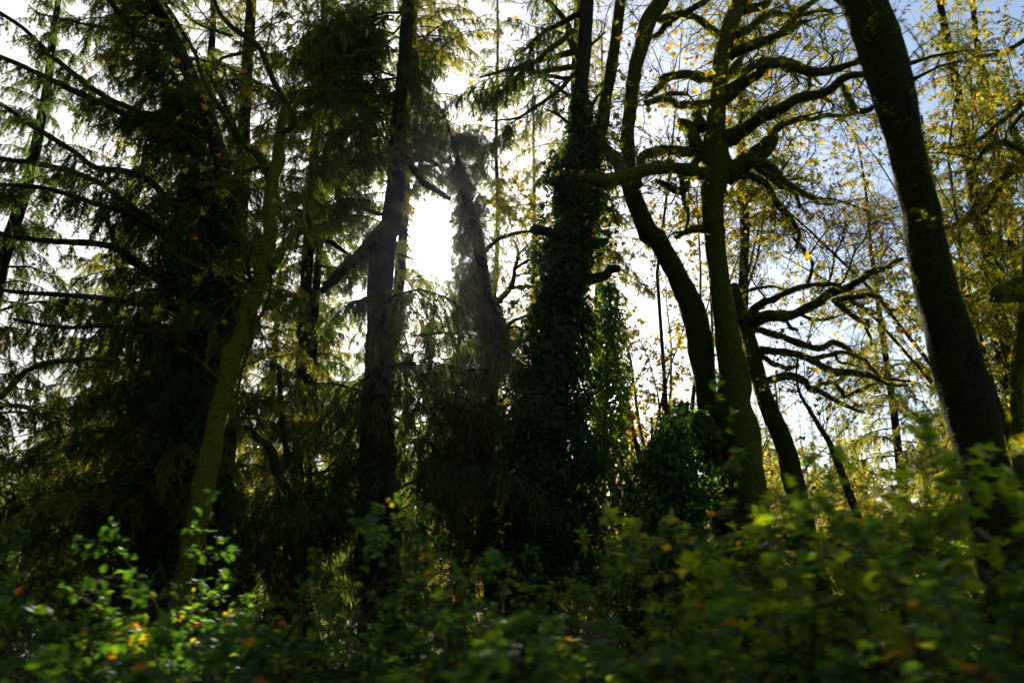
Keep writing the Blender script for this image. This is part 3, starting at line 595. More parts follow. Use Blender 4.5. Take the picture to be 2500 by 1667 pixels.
# --- leaning mossy trunk on the left
def left_maple():
    rng = np.random.default_rng(104); D = 8.5
    rows = np.vstack([tr((7, 1060, 800, 1090, 690, 1140, 450, 1190, 200), w=[95, 105, 118, 122]), tr((4, 1370, 1380, 1400, 1200, 1430, 1050, 1470, 850, 1540, 700, 1600, 500, 1665, 340, 1700, 150, 1735, 30), w=[122, 116, 108, 124, 108, 116, 104, 94, 84]),
                      tr((1, 1728, 1400, 1722, 1300, 1735, 1150, 1760, 1050, 1765, 940, 1790, 800, 1830, 640), w=[85, 85, 80, 76, 66, 50, 40])])
    P = w3(rows, D); b = P[0, :3].copy(); b[2] = 0
    t = thing('maple_tree', b, 'slender moss-sleeved maple leaning right, rising from the brambles on the left', 'tree')
    g = Geo(); Q = tube(g, smooth_path(to_ground(P, 1.2), .05), rng, 20, .12, wob=.02); g.build('trunk', ['bark_yellow'], t)
    LM = []
    def L(segs, w, drift=0.0, m='bark_lime', off=0.0): LM.append(limb_part('limb', w3(tr(*segs, w=w), D + off, drift, .3, rng), rng, m, t, 9, .15, .06, .02)); return LM[-1]
    L([(4, 1720, 290, 1790, 190, 1850, 110, 1885, 40, 1920, -60)], [70, 62, 56, 45, 30], .8)
    L([(4, 1640, 380, 1575, 300, 1580, 180, 1635, 40)], [30, 24, 26, 16], -.3, 'bark')
    L([(1, 1725, 1130, 1690, 1090, 1640, 1000, 1560, 925, 1480, 780, 1380, 640, 1300, 480, 1240, 300)], [60, 50, 42, 36, 26, 12], -1.2)
    L([(1, 1740, 1080, 1650, 1060, 1500, 1130, 1350, 1165)], [36, 28, 22, 10], -.5)
    L([(1, 1780, 860, 1880, 780, 1820, 640, 1750, 520, 1700, 400, 1650, 300, 1520, 200, 1420, 100, 1380, 0, 1340, -80)], [40, 38, 36, 38, 36, 34, 26, 20], -1.5)
    L([(1, 1650, 300, 1580, 330, 1500, 350, 1420, 370, 1370, 430)], [24, 20, 18, 12], -.5)
    L([(1, 1480, 230, 1400, 190, 1300, 160, 1180, 100)], [20, 16, 10], .5)
    L([(4, 1490, 1230, 1505, 1100, 1530, 980, 1555, 870, 1590, 740, 1620, 630, 1680, 530, 1725, 430, 1730, 300)], [16, 20, 22, 24, 22, 16], -.35, off=-.12)
    L([(4, 1600, 700, 1620, 620, 1650, 560), ], [22, 20, 10], .1)
    L([(4, 0, 1100, 90, 1010, 170, 930, 300, 880, 450, 855, 600, 850, 730, 862)], [40, 38, 36, 28, 14], -.4, off=-.3)
    L([(4, 0, 1160, 60, 1150, 160, 1170, 260, 1220, 370, 1290)], [26, 30, 24, 12], .4, off=-.3)
    g = Geo()
    for l in LM: moss_fringe(g, l, rng, 380, (.01, .04), (.004, .009))
    moss_fringe(g, Q, rng, 1500, (.006, .028), (.004, .009), droop=.4); g.build('moss', ['moss'], t, True, False)
    twigs_for(LM, rng, 90, 420, 900, t, mat='twig', moss=90, r=.009, leafparts=110, nleaf=0, leafsize=(.06, .11))
left_maple(); tick('left')

# --- ivy tree in the middle
def ivy_tree():
    rng = np.random.default_rng(105); D = 11.5
    rows = np.vstack([tr((5, 1380, 1560, 1420, 1200, 1450, 800, 1500, 400, 1540, 50), w=[240, 230, 200, 170, 150]), tr((2, 1570, 1400, 1595, 1200, 1600, 900, 1610, 700, 1622, 500, 1640, 250, 1655, 0, 1660, -150), w=[130, 120, 100, 100, 92, 90, 95, 80])])
    P = w3(rows, D); b = P[0, :3].copy(); b[2] = 0
    t = thing('ivy_clad_tree', b, 'tall trunk wrapped in a thick dark sleeve of ivy, with sawn limb stubs', 'tree')
    Pt = limb_part('trunk', to_ground(P), rng, 'bark', t, 16, .06)
    S2 = limb_part('trunk', w3(tr((2, 1600, 1040, 1660, 960, 1740, 850, 1770, 650, 1800, 500, 1830, 300, 1870, 0, 1885, -120), w=[80, 80, 78, 74, 70, 70, 74]), D, .5), rng, 'bark_moss', t, 14, .08)
    LM = []
    def L(segs, w, drift=0.0, name='limb', lump=.14, m='bark_moss'): LM.append(limb_part(name, w3(tr(*segs, w=w), D, drift, .3, rng), rng, m, t, 9, lump, .08, .02)); return LM[-1]
    for s, w in (([(5, 1500, 75, 1380, 50, 1345, 42, 1320, 35)], [70, 60, 62, 66]), ([(5, 1600, 120, 1700, 106, 1790, 100)], [60, 52, 50]), ([(5, 1600, 360, 1700, 335, 1760, 318, 1800, 275, 1850, 272)], [100, 75, 66, 62, 44])):
        L(s, w, -.3, 'limb_stub', .12, 'bark')
    n0 = len(LM)
    L([(2, 1610, 425, 1450, 440, 1330, 460, 1250, 432, 1150, 450, 980, 500)], [40, 34, 26, 12], -1)
    L([(2, 1600, 330, 1440, 352, 1350, 385, 1250, 420, 1150, 500, 1080, 560)], [40, 34, 24, 10], .8)
    L([(2, 1560, 200, 1520, 240, 1400, 330, 1300, 400, 1180, 440)], [40, 34, 24, 10], -.5)
    L([(2, 1600, 90, 1500, 150, 1380, 200, 1290, 280, 1200, 360)], [40, 34, 24, 10], 1)
    L([(2, 1600, 495, 1500, 505, 1400, 490, 1330, 500)], [34, 28, 12], .5)
    L([(2, 1600, 450, 1470, 570, 1330, 670, 1200, 750, 1040, 780)], [30, 26, 20, 8], -1)
    L([(2, 1610, 380, 1560, 280, 1530, 150, 1440, 50, 1350, -20)], [56, 46, 34, 24], .8)
    L([(2, 1590, 640, 1530, 600, 1440, 540, 1340, 480)], [24, 22, 12], .4); L([(2, 1540, 790, 1470, 730, 1390, 700)], [22, 18, 8], -.4)
    L([(2, 1640, 320, 1720, 260, 1780, 200), ], [24, 18, 10], .3); L([(2, 1670, 700, 1720, 620, 1760, 580)], [24, 22, 12], .3)
    g = Geo()
    for l in LM[n0:] + [S2]: moss_fringe(g, l, rng, 170, (.02, .07))
    g.build('moss', ['moss'], t, True, False)
    # hanging sprays on the left limbs
    for l in LM[n0:n0 + 7]:
        for k in range(2):
            i = rng.integers(len(l) // 4, len(l) * 3 // 4); p = l[i, :3]; tip = l[-1, :3] + np.array([rng.uniform(-.7, -.1), rng.uniform(-.6, .6), rng.uniform(-.7, 0)])
            Pb = np.column_stack([np.linspace(p, tip, 6) + rng.normal(0, .04, (6, 3)), np.linspace(.012, .003, 6)]); g = Geo()
            bough_geo(g, Pb, rng, (.15, .6), 13, .7, .9, sec=7, m_lich=2, lich=1.5, tint=.6); g.build('bough', ['needle', 'twig', 'lichen'], t, False, False)
    twigs_for(LM[n0:] + [S2], rng, 60, 300, 700, t, mat='twig', moss=40, r=.009, leafparts=90, leafsize=(.08, .13))
    env = np.vstack([tr((5, 1400, 2300, 1400, 1900, 1400, 1560, 1420, 1200, 1450, 900, 1480, 600, 1510, 300, 1560, 0), w=[600, 620, 580, 480, 400, 370, 340, 310]), tr((2, 1590, 1400, 1600, 1200, 1610, 1050, 1640, 900, 1620, 780, 1615, 680, 1615, 600), w=[300, 330, 350, 290, 180, 125, 100])])
    E = smooth_path(w3(env, D), .12); g = Geo(); ivy_cover(g, E, rng, 24000, (.04, .095), 0, 1.0); 
    E2 = E.copy(); E2[:, 3] *= .72; ivy_cover(g, E2, rng, 9000, (.07, .11), 0, 1.0, (.2, .15))
    sp = np.vstack([E[rng.integers(0, len(E), 260)]]); a = rng.uniform(0, 6.28, 260); o = np.stack([np.cos(a), np.sin(a), np.zeros(260)], -1); Q = np.zeros((260, 6, 3)); d = norm(o + rng.normal(0, .3, (260, 3))); Q[:, 0] = sp[:, :3] + o * sp[:, 3:4] * .95
    for k in range(1, 6): d = norm(d + np.array([0, 0, -.25]) + rng.normal(0, .2, (260, 3))); Q[:, k] = Q[:, k - 1] + d * rng.uniform(.04, .12, (260, 1))
    p, dd, u, _ = leaf_on(Q, 4600, rng); leaves(g, p, dd, u, rng.uniform(.04, .085, 4600), 'ivy', rng, 0, rng.normal(.5, .25, 4600))
    g.build('ivy', ['ivy'], t, True, False)
    # a separate hanging ivy vine, bright with light
    rows = tr((5, 1790, 360, 1805, 560, 1780, 750, 1785, 1000, 1765, 1350, 1760, 1600), w=[16, 16, 18, 20, 22]); V = w3(rows, D + .3, 0, .1, rng); b = V[-1, :3].copy(); b[2] = 0
    v = thing('hanging_ivy', b, 'bright green ivy vine climbing beside the dark ivy-wrapped trunk, against the sky', 'ivy')
    st = limb_part('stem', V, rng, 'bark', v, 7); E = V.copy(); E[:, 3] = np.array([.10, .14, .24, .27, .30, .34]); g = Geo(); ivy_cover(g, smooth_path(E, .1), rng, 4200, (.05, .085), 0, 1.0, (.55, .25)); g.build('ivy_leaves', ['ivy_bright'], v, True, False)
ivy_tree(); tick('ivy')

# --- spruce against the sun, and its ivy-hung neighbour
def sun_spruce():
    rng = np.random.default_rng(106); D = 13.0
    rows = np.vstack([tr((5, 320, 1500, 312, 1200, 322, 900, 332, 600, 340, 300, 372, 50), w=[240, 205, 170, 160, 165, 150]), tr((2, 405, 1430, 430, 1200, 442, 900, 470, 600, 490, 400, 502, 200, 515, 0, 522, -150), w=[130, 112, 100, 92, 88, 85, 82, 75])])
    P = w3(rows, D); b = P[0, :3].copy(); b[2] = 0
    t = thing('spruce_tree', b, 'dark spruce straight in front of the sun, its trunk hidden low down by drooping boughs', 'tree')
    T = limb_part('trunk', to_ground(P), rng, 'bark', t, 16, .06); LM = []
    def L(segs, w, drift=0.0): LM.append(limb_part('limb', w3(tr(*segs, w=w), D, drift, .2, rng), rng, 'bark', t, 8, .15, .08, .02))
    L([(5, 330, 40, 290, 80, 200, 180, 100, 270, 30, 350, -40, 420)], [70, 75, 70, 60, 40], -.4)
    L([(2, 440, 960, 500, 1020, 600, 1150, 700, 1220, 780, 1270)], [36, 36, 42, 40, 24], -.8); L([(2, 460, 940, 560, 1000, 640, 1010, 700, 1050)], [24, 24, 30, 34], .5)
    L([(2, 380, 1370, 300, 1350, 200, 1320, 120, 1300)], [30, 24, 16], .4); L([(5, 0, 90, 60, 140, 130, 190)], [40, 30, 20], .3)
    L([(5, 480, 0, 530, 90, 610, 190)], [16, 14, 8], -.2); L([(5, 440, 180, 540, 225, 640, 295)], [14, 12, 6], -.2)
    L([(5, 250, 1180, 130, 1220, 30, 1330, -80, 1420)], [30, 26, 20, 12], -.3)
    # boughs: (photo x, y of the base on the trunk side, direction, metres)
    def B(sx, sy, dx, dz, L_, lib=LIB_D, dy=None, Dd=0.0):
        p = at(sx, sy, D + Dd); dy = rng.uniform(-.9, .9) if dy is None else dy
        v = np.array([dx, dy, 0.0]); az = math.atan2(v[1], v[0]); place_bough(t, lib, rng, p, az, dz + rng.uniform(-.2, .2), L_, rng.uniform(-.4, .4))
    for i in range(72):   # dense dark mass left of the upper trunk
        sy = rng.uniform(-60, 400); B(rng.uniform(900, 985), sy, -1, rng.uniform(-.7, .3), rng.uniform(1.0, 2.6), LIB_D if rng.random() < .6 else LIB_W, Dd=rng.uniform(-1.0, .9))
    for i in range(46):
        sy = rng.uniform(140, 330); B(rng.uniform(960, 1010), sy, 1, rng.uniform(-.5, -.1), rng.uniform(.5, 1.0), LIB_W, Dd=rng.uniform(-.8, .8))
    for i in range(34):
        sy = rng.uniform(-60, 160); B(rng.uniform(970, 1060), sy, 1, rng.uniform(-.2, .3), rng.uniform(.9, 1.6), LIB_O, Dd=rng.uniform(-.2, 1.5))
    for i in range(54):   # broad skirt below the sun
        sy = 640 + 640 * rng.random() ** .9; side = rng.choice([-1, 1], p=[.5, .5]); B(rng.uniform(880, 1010), sy, side, rng.uniform(-.75, .15), rng.uniform(1.0, 2.8), LIB_W if rng.random() < .65 else LIB_D, Dd=rng.uniform(-1.1, 1.0))
    for i in range(90):
        i_ = rng.uniform(0, len(T) - 1); a = T[int(i_), :3]
        if 1.5 < a[2] < 6.6: place_bough(t, LIB_D if i % 3 else LIB_W, rng, a + np.array([rng.uniform(-.2, .2), -.15, 0]), -math.pi / 2 + rng.choice([-1, 1]) * rng.uniform(.3, 1.5), rng.uniform(-.9, .1), rng.uniform(.9, 1.7), rng.uniform(-1, 1), False)
    for i in range(26):
        place_bough(t, LIB_D, rng, at(rng.uniform(985, 1010), rng.uniform(330, 470), D + rng.uniform(-.5, .5)), rng.uniform(-.6, .6), rng.uniform(-.7, .1), rng.uniform(.4, .85), 0.0, i % 3 == 0)
    for i in range(90):
        i_ = rng.uniform(0, len(T) - 1); a = T[int(i_), :3]
        if a[2] > 3: place_bough(t, LIB_W if i % 2 else LIB_D, rng, a, rng.uniform(0, 6.28), rng.uniform(-1.1, -.3), rng.uniform(.35, .9), rng.uniform(-1, 1), False)
    for i in range(26):
        B(rng.uniform(880, 960), rng.uniform(380, 640), -1, rng.uniform(-.6, -.1), rng.uniform(.6, 1.3), LIB_W, Dd=rng.uniform(-.5, .8))
sun_spruce(); tick('sun spruce')
def second_spruce():
    rng = np.random.default_rng(107); D = 14.5
    rows = np.vstack([tr((8, 440, 480, 420, 250, 405, 60), w=[90, 75, 70]), tr((5, 1050, 1050, 1010, 700, 1000, 400, 960, 100, 930, -50), w=[80, 85, 90, 80, 70]), tr((2, 900, 1350, 850, 1150, 815, 960, 770, 820, 740, 700), w=[56, 46, 36, 20, 6])])
    P = w3(rows, D); b = P[0, :3].copy(); b[2] = 0
    t = thing('spruce_tree', b, 'short crooked spruce just right of the sun, clothed in hanging dark sprays', 'tree')
    limb_part('trunk', to_ground(P), rng, 'bark', t, 12, .07); LM = []
    def L(segs, w, drift=0.0): LM.append(limb_part('limb', w3(tr(*segs, w=w), D, drift, .3, rng), rng, 'bark_moss', t, 8, .15, .08, .03))
    L([(5, 1010, 600, 1080, 490, 1160, 400, 1195, 260, 1215, 150, 1190, 90)], [50, 42, 34, 22, 10]); L([(5, 1150, 405, 1230, 390, 1310, 382, 1400, 400)], [24, 22, 14], .8)
    L([(5, 1190, 285, 1260, 230, 1330, 210, 1400, 150)], [20, 18, 8], -.6); L([(5, 1020, 780, 1120, 660, 1170, 600, 1250, 570, 1320, 530)], [30, 24, 22, 12], .4)
    L([(5, 1110, 690, 1180, 650, 1250, 640)], [20, 16, 10], .2); L([(5, 960, 200, 1090, 100, 1200, 40, 1290, 20, 1380, -40)], [30, 26, 20, 10], .5)
    L([(5, 1180, 330, 1250, 300, 1330, 290)], [14, 10, 6], .2); L([(5, 1200, 210, 1270, 130, 1330, 60), (2, 2200 - 850, 1480)], [14, 10, 6], .2)
    twigs_for(LM, rng, 90, 420, 900, t, mat='twig', moss=50, r=.008, leafparts=20, nleaf=200, leafsize=(.05, .09))
    for k in range(150):
        f = rng.random(); sx = np.interp(f, [0, .15, 1], [1085, 1115, 1190]) + rng.uniform(-22, 34); sy = np.interp(f, [0, 1], [290, 800]) + 18 * math.sin(f * 40); p = at(sx, sy, D + rng.uniform(-.3, .3))
        place_bough(t, LIB_W, rng, p, rng.uniform(0, 6.28), rng.uniform(-1.3, -.2), rng.uniform(.5, 1.25), rng.uniform(-1, 1), rng.random() < .55)
    for k in range(60):
        p = at(rng.uniform(1010, 1240), rng.uniform(670, 1100), D + rng.uniform(-1.2, .5)); place_bough(t, LIB_D if k % 2 else LIB_W, rng, p, rng.uniform(0, 6.28), rng.uniform(-.9, .1), rng.uniform(.8, 1.7))
    for k in range(34):
        p = at(rng.uniform(1080, 1230), rng.uniform(780, 1250), D + rng.uniform(-.5, .5)); place_bough(t, LIB_W, rng, p, rng.uniform(0, 6.28), rng.uniform(-1.0, -.2), rng.uniform(.7, 1.5))
    g = Geo(); E = smooth_path(w3(tr((5, 1060, 1000, 1040, 700, 1010, 450), w=[110, 150, 110]), D - .1), .15); ivy_cover(g, E, rng, 2400, (.05, .09), 0); g.build('ivy', ['ivy'], t, True, False)
second_spruce(); tick('second spruce')

# --- dark ivy-wrapped spruce at the left with long boughs sweeping up to the left
def left_spruce():
    rng = np.random.default_rng(108); D = 10.5
    rows = np.array([(425, 1330, 44), (440, 1240, 50), (452, 1130, 52), (470, 1020, 52), (490, 900, 50), (510, 790, 48), (530, 680, 44), (545, 560, 42), (548, 440, 40), (520, 320, 36), (480, 220, 34), (430, 110, 32), (370, 0, 30), (330, -80, 28)], float)
    P = w3(rows, D); b = P[0, :3].copy(); b[2] = 0
    t = thing('spruce_tree', b, 'dark ivy-wrapped spruce on the left whose long boughs sweep up across the white sky', 'tree')
    limb_part('trunk', to_ground(P), rng, 'bark', t, 14, .07)
    E = smooth_path(to_ground(np.column_stack([P[:9, :3], P[:9, 3] * 1.9]), 1.1, .3), .15); g = Geo(); ivy_cover(g, E, rng, 12000, (.05, .09), 0); g.build('ivy', ['ivy'], t, True, False)
    def L(segs, w, drift, droop=.5, dens=24, l1=(.12, .5), tint=.4):
        l1 = (l1[0], l1[1] * 1.25)
        R = w3(tr(*segs, w=w), D, drift, .3, rng); R = smooth_path(R, .12); g = Geo(); tube(g, R, rng, 8, .16, 1, wob=.015); bough_geo(g, R, rng, l1, dens, droop, 1.0, wood=False, sec=9, m_lich=2, lich=.8, tint=tint, t0=.05); g.build('bough', ['needle', 'bark', 'lichen'], t, False, False)
    L([(1, 1400, 1250, 1200, 1060, 1000, 870, 780, 720, 450, 580, 300, 500, 150, 425, 0, 360, -150, 300)], [40, 46, 44, 34, 26], -2.2, l1=(.15, .7))
    L([(1, 1420, 1200, 1250, 1000, 1050, 850, 850, 700, 640, 590, 450, 450, 300, 330, 150, 200, 0, 90, -120, 0)], [30, 36, 36, 26, 20], -1.0, l1=(.1, .5))
    L([(1, 1420, 1450, 1300, 1400, 1100, 1300, 950, 1150, 800, 1090, 600, 1060, 450, 950, 200, 800, 0, 670, -150, 590)], [50, 46, 44, 34, 30, 24], -2.5, l1=(.15, .7))
    L([(4, 1330, 300, 1150, 100), (1, 1000, 1440, 900, 1370, 760, 1250, 600, 1150, 450, 1105, 300, 1060, 0, 1010, -150, 990)], [50, 46, 40, 32, 24], -1.6, l1=(.15, .7))
    L([(4, 1330, 350, 1150, 150), (1, 980, 1450, 800, 1350, 600, 1300, 330, 1215, 60, 1190, -100, 1170)], [46, 40, 34, 24], -2.8, l1=(.15, .65))
    L([(4, 1300, 520, 1150, 420, 1050, 360, 900, 260, 800, 185, 740, 150, 600, 120, 350, 110, 0, 60, -150, 40)], [60, 56, 44, 34, 26], -1.2, dens=3, l1=(.1, .4))
    L([(4, 1250, 480, 1160, 420, 1060, 370, 920, 280, 800, 220, 740, 130, 690, 0), (1, 650, 1330, 640, 1250)], [44, 40, 38, 26, 14], .8, dens=6)
    L([(1, 1350, 800, 1250, 680, 1130, 500, 1020, 350, 850, 180, 680, 0, 600, -90)], [30, 34, 30, 24], -.8, l1=(.15, .75), dens=18)
    L([(1, 1330, 850, 1200, 800, 1050, 740, 900, 700), ], [30, 26, 16], -.6, l1=(.1, .4))
    L([(1, 1200, 400, 1100, 300, 850, 215, 500, 140, 230, 90, 180, 40)], [20, 20, 14, 8], -1.2, l1=(.15, .65), dens=18)
    L([(1, 1250, 620, 1100, 540, 900, 420, 700, 340, 640, 320)], [18, 16, 8], -.8, l1=(.15, .6), dens=18)
    L([(4, 1350, 200, 1240, 150, 1180, 0), (1, 1150, 1350, 1080, 1200)], [30, 28, 20], 1.2)
    L([(4, 1280, 560, 1000, 520, 700, 480, 400, 440, 100, 420, -60, 400)], [40, 34, 24], -1, .8, 18, (.2, .8)); L([(4, 1270, 700, 1000, 700, 700, 640, 400, 640, 100, 600)], [34, 30, 20], -2.2, .9, 18, (.25, .9))
    L([(4, 1220, 830, 1100, 750, 950, 640, 920, 620)], [36, 26, 14], -.6, .5, 8); L([(4, 1150, 1080, 1060, 1000, 950, 970, 800, 1020, 600, 1050)], [40, 34, 20], .6, .7)
    L([(4, 1140, 1180, 1000, 1130, 900, 1080, 760, 1060)], [36, 28, 14], -1, .7); L([(1, 1500, 900, 1450, 700, 1350, 500, 1250, 350, 1100, 100, 1000, -40)], [24, 24, 24, 20], 1.0, .6, 18, (.15, .6))
    # crowded boughs about the trunk
    for k in range(190):
        f = rng.random(); i = f * (len(P) - 1); a = P[int(i)] * (1 - i % 1) + P[min(len(P) - 1, int(i) + 1)] * (i % 1)
        if a[2] < 1.8: continue
        az = rng.uniform(0, 6.28) if rng.random() < .5 else math.pi + rng.uniform(-1, 1)
        place_bough(t, LIB_D if rng.random() < .6 else LIB_O, rng, a[:3], az, rng.uniform(-.5, .35), rng.uniform(.8, 1.9) * (1 if a[2] > 4 else 1.2), rng.uniform(-.3, .3))
left_spruce(); tick('left spruce')

# --- further spruces: x, y, height, radius, lib ...
BG = [  # x, y, H, r, lib, zmin, n, Lmax, lean, label
 (-4.2, 12.2, 20, .19, LIB_O, 4.4, 70, 2.2, (-.8, 0), 'straight slim spruce between the left ivy-wrapped spruce and the sun'),
 (-5.4, 12.6, 14, .20, LIB_D, 1.2, 64, 2.6, (0, 0), 'dense dark spruce low on the left behind the sweeping boughs'),
 (-7.6, 11.0, 12, .20, LIB_D, .8, 52, 2.6, (0, 0), 'dark spruce at the left edge, its skirts reaching the brambles'),
 (-4.2, 16.5, 12, .2, LIB_D, 1.0, 56, 2.6, (0, 0), 'shadowed spruce standing behind the mossy leaning trunk'),
 (-8.6, 16.5, 12, .2, LIB_O, 1.0, 56, 3.0, (0, 0), 'olive spruce at the far left with sky above it'),
 (-11.5, 15.0, 11, .2, LIB_D, .6, 50, 3.0, (0, 0), 'low dark spruce closing the left edge'),
 (-6.5, 21.0, 12, .2, LIB_O, .8, 50, 3.0, (0, 0), 'backlit spruce deep in the wood, left of the mossy trunk'),
 (-1.2, 18.0, 8.4, .2, LIB_O, .8, 52, 2.6, (0, 0), 'yellow-lit spruce glowing low below the sun'),
 (-3.2, 23.0, 8.5, .2, LIB_O, .8, 44, 2.8, (0, 0), 'pale backlit spruce seen under the dark skirts left of the sun'),
 (.9, 21.5, 8, .2, LIB_O, .8, 44, 2.6, (0, 0), 'backlit spruce low between the sun and the ivy-wrapped trunk'),
 (-9.8, 25.0, 13, .25, LIB_D, .8, 44, 3.2, (0, 0), 'dim spruce far back at the left'),
 (8.6, 13.5, 16, .22, LIB_O, 2.8, 66, 2.4, (0, 0), 'loose olive conifer behind the thick leaning trunk at the right'),
 (11.2, 16.5, 17, .25, LIB_O, 2.2, 66, 3.0, (0, 0), 'tall loose conifer at the right edge with brown sprays'),
 (9.0, 18.5, 13, .14, LIB_O, 1.6, 60, 2.8, (.2, 0), 'thin spire of a conifer showing at the left edge of the leaning trunk'),
 (13.0, 22.0, 16, .25, LIB_D, 1.5, 50, 3.0, (0, 0), 'dark conifer beyond the right edge trees'),
 (8.9, 26.0, 8.5, .2, LIB_O, .8, 40, 2.8, (0, 0), 'low conifer behind the golden thicket at the right'),
 (.65, 15.5, 21, .16, LIB_O, 8.0, 50, 3.0, (1.4, 0), 'spruce whose loose upper sprays hang either side of the ivy-wrapped trunk top'),
 (4.2, 15.5, 20, .16, LIB_O, 9.0, 46, 3.0, (1.4, 0), 'spruce with thin brown sprays above the double-stemmed maple'),
 (-2.7, 16.5, 22, .18, LIB_O, 8.2, 70, 3.4, (.3, 0), 'spruce directly behind the sun spruce, its high sprays lit from behind'),
 (-7.6, 19.0, 15, .18, LIB_O, 2.0, 60, 3.0, (0, 0), 'backlit spruce filling the gap under the long left boughs'),
 (-5.2, 19.5, 17, .18, LIB_O, 3.0, 60, 3.0, (0, 0), 'backlit spruce right of the left ivy-wrapped trunk, deep in the wood'),
 (.7, 20.0, 15, .16, LIB_O, 3.0, 56, 2.6, (0, 0), 'pale backlit spruce hidden behind the ivy-wrapped trunk'),
 (2.1, 21.0, 19, .16, LIB_O, 9.0, 40, 2.4, (.8, 0), 'spruce whose high sprays show between the ivy-wrapped trunk and the double-stemmed maple'),
 (12.0, 13.5, 15, .18, LIB_D, 2.5, 60, 3.0, (0, 0), 'dark conifer at the right edge nearer than its neighbours'),
 (-10.6, 19.5, 14, .18, LIB_D, 1.5, 56, 3.2, (0, 0), 'dark spruce at the left edge in the second rank'),
 (-.5, 17.5, 20, .09, LIB_O, 4.0, 66, 2.6, (.2, 0), 'loose spruce standing behind the short crooked one, its sprays pale with sunlight'),
 (-3.9, 15.2, 21, .18, LIB_D, 8.0, 70, 3.0, (-.6, 0), 'tall spruce filling the canopy between the left ivy-wrapped spruce and the sun spruce'),
]
for i, (x, y, H, r, lib, zm, n, Lm, ln, lab) in enumerate(BG): spruce(x, y, H, r, lab, lib, 300 + i, zm, int(n * 1.9), Lm * 1.1, ln)
for i, (x, y, H) in enumerate([(-15, -7, 19), (-9.5, -9, 20), (-4, -9.5, 20), (1.5, -9, 21), (7, -9.5, 20), (12.5, -8, 19)]):  # unseen trees behind the camera, added to cut the sky light from there
    spruce(x, y, H, .25, 'tall dark spruce across the road, added unseen behind the viewer to dim the sky light', LIB_D, 360 + i, 1.0, 90, 4.6, (0, 0), group='unseen spruces added to block sky light')
tick('background spruces')

# --- broadleaf thickets and small trees, lit from behind
def thicket(name, cx, cy_, w, h, n1, nleaf, mat, label, cat, seed, size=(.05, .09), kind='kite', group=None, leafparts=0, bark='cane', stems=9, droop=.0, trunk=0.0, base=0.0, tint=(.5, .25), z=None):
    rng = np.random.default_rng(seed); z0 = float(ground_z(cx, cy_)) if z is None else z
    t = thing(name, (cx, cy_, z0), label, cat, group); S = np.zeros((stems, 7, 3)); a = rng.uniform(0, 6.28, stems); l = h * rng.uniform(.6, 1, stems)
    S[:, 0] = np.array([cx, cy_, z0]) + np.stack([np.cos(a), np.sin(a), 0 * a], -1) * rng.uniform(0, w * .25, stems)[:, None] + np.array([0, 0, base])
    d = norm(np.stack([np.cos(a) * w / h * .5, np.sin(a) * w / h * .5, np.ones(stems)], -1))
    for k in range(1, 7): d = norm(d + rng.normal(0, .12, (stems, 3)) + np.array([0, 0, -droop]) + np.stack([np.cos(a), np.sin(a), 0 * a], -1) * .06 * w / h); S[:, k] = S[:, k - 1] + d * (l / 6)[:, None]
    g = Geo(); thin_tubes(g, S, np.full(stems, .006 + h * .005), np.full(stems, .004), 0, 6, rng=rng)
    if trunk:
        tube(g, smooth_path(np.array([[cx, cy_, z0 - .1, trunk * 1.3], [cx + .05, cy_, z0 + base * .5, trunk], [cx, cy_, z0 + base, trunk * .8], [cx + .1, cy_, z0 + base + h * .3, trunk * .5]]), .15), rng, 9, .1)
    Q1, _, _ = grow(S, n1, (w * .15, w * .38), (35, 80), rng, 5, droop * .7 + .02, .2, .12, 1); Q2, _, _ = grow(Q1, n1 * 5, (w * .06, w * .16), (30, 70), rng, 4, droop + .03, .2, .1, 1)
    thin_tubes(g, Q1, np.full(n1, .006), np.full(n1, .002), 0, 4, rng=rng); thin_tubes(g, Q2, np.full(n1 * 5, .003), np.full(n1 * 5, .0012), 0, 3, rng=rng)
    g.build('trunk' if trunk else 'stems', [bark], t, not trunk)
    g = Geo(); p, dd, u, ix = leaf_on(Q2, nleaf, rng); tn = rng.normal(tint[0], tint[1] * .6, len(Q2))[ix] + rng.normal(0, tint[1] * .7, nleaf)
    leaves(g, p, dd, u, rng.uniform(*size, nleaf), kind, rng, 0, tn); g.build('crown' if trunk else 'foliage', [mat], t, True, False)
    if leafparts: leaf_parts(Q2, leafparts, rng, t, kind, mat, size)
    return t
BGB = [
 (6.2, 19.0, 4.2, 4.3, 'gold', 'golden-green thicket under the open sky right of the double-stemmed maple'),
 (8.6, 18.0, 4.0, 4.0, 'gold', 'olive thicket in front of the right-hand conifers'),
 (3.7, 21.0, 3.6, 5.2, 'gold', 'sunlit golden thicket seen between the ivy-wrapped trunk and the double-stemmed maple'),
 (1.5, 19.5, 2.6, 3.4, 'gold', 'yellow backlit thicket just right of the ivy-wrapped trunk foot'),
 (-.3, 16.0, 2.6, 2.8, 'gold', 'low backlit thicket with pale arching twigs below the sun'),
 (-3.1, 19.0, 3.0, 3.2, 'gold', 'backlit thicket glimpsed right of the mossy leaning trunk'),
 (-5.6, 17.0, 2.6, 2.6, 'gold', 'small pale-lit thicket glimpsed left of the mossy leaning trunk foot'),
 (10.8, 14.0, 3.2, 3.6, 'ivy_bright', 'green thicket at the right edge behind the leaning trunk'),
 (5.0, 14.0, 2.6, 2.4, 'gold', 'low golden scrub at the foot of the double-stemmed maple'),
 (-7.6, 13.4, 2.6, 4.6, 'ivy_bright', 'bright green leafy shrub glowing at the left edge'),
 (2.9, 13.6, 1.8, 2.6, 'shoot', 'yellow-green shrub in the gap left of the double-stemmed maple foot'),
]
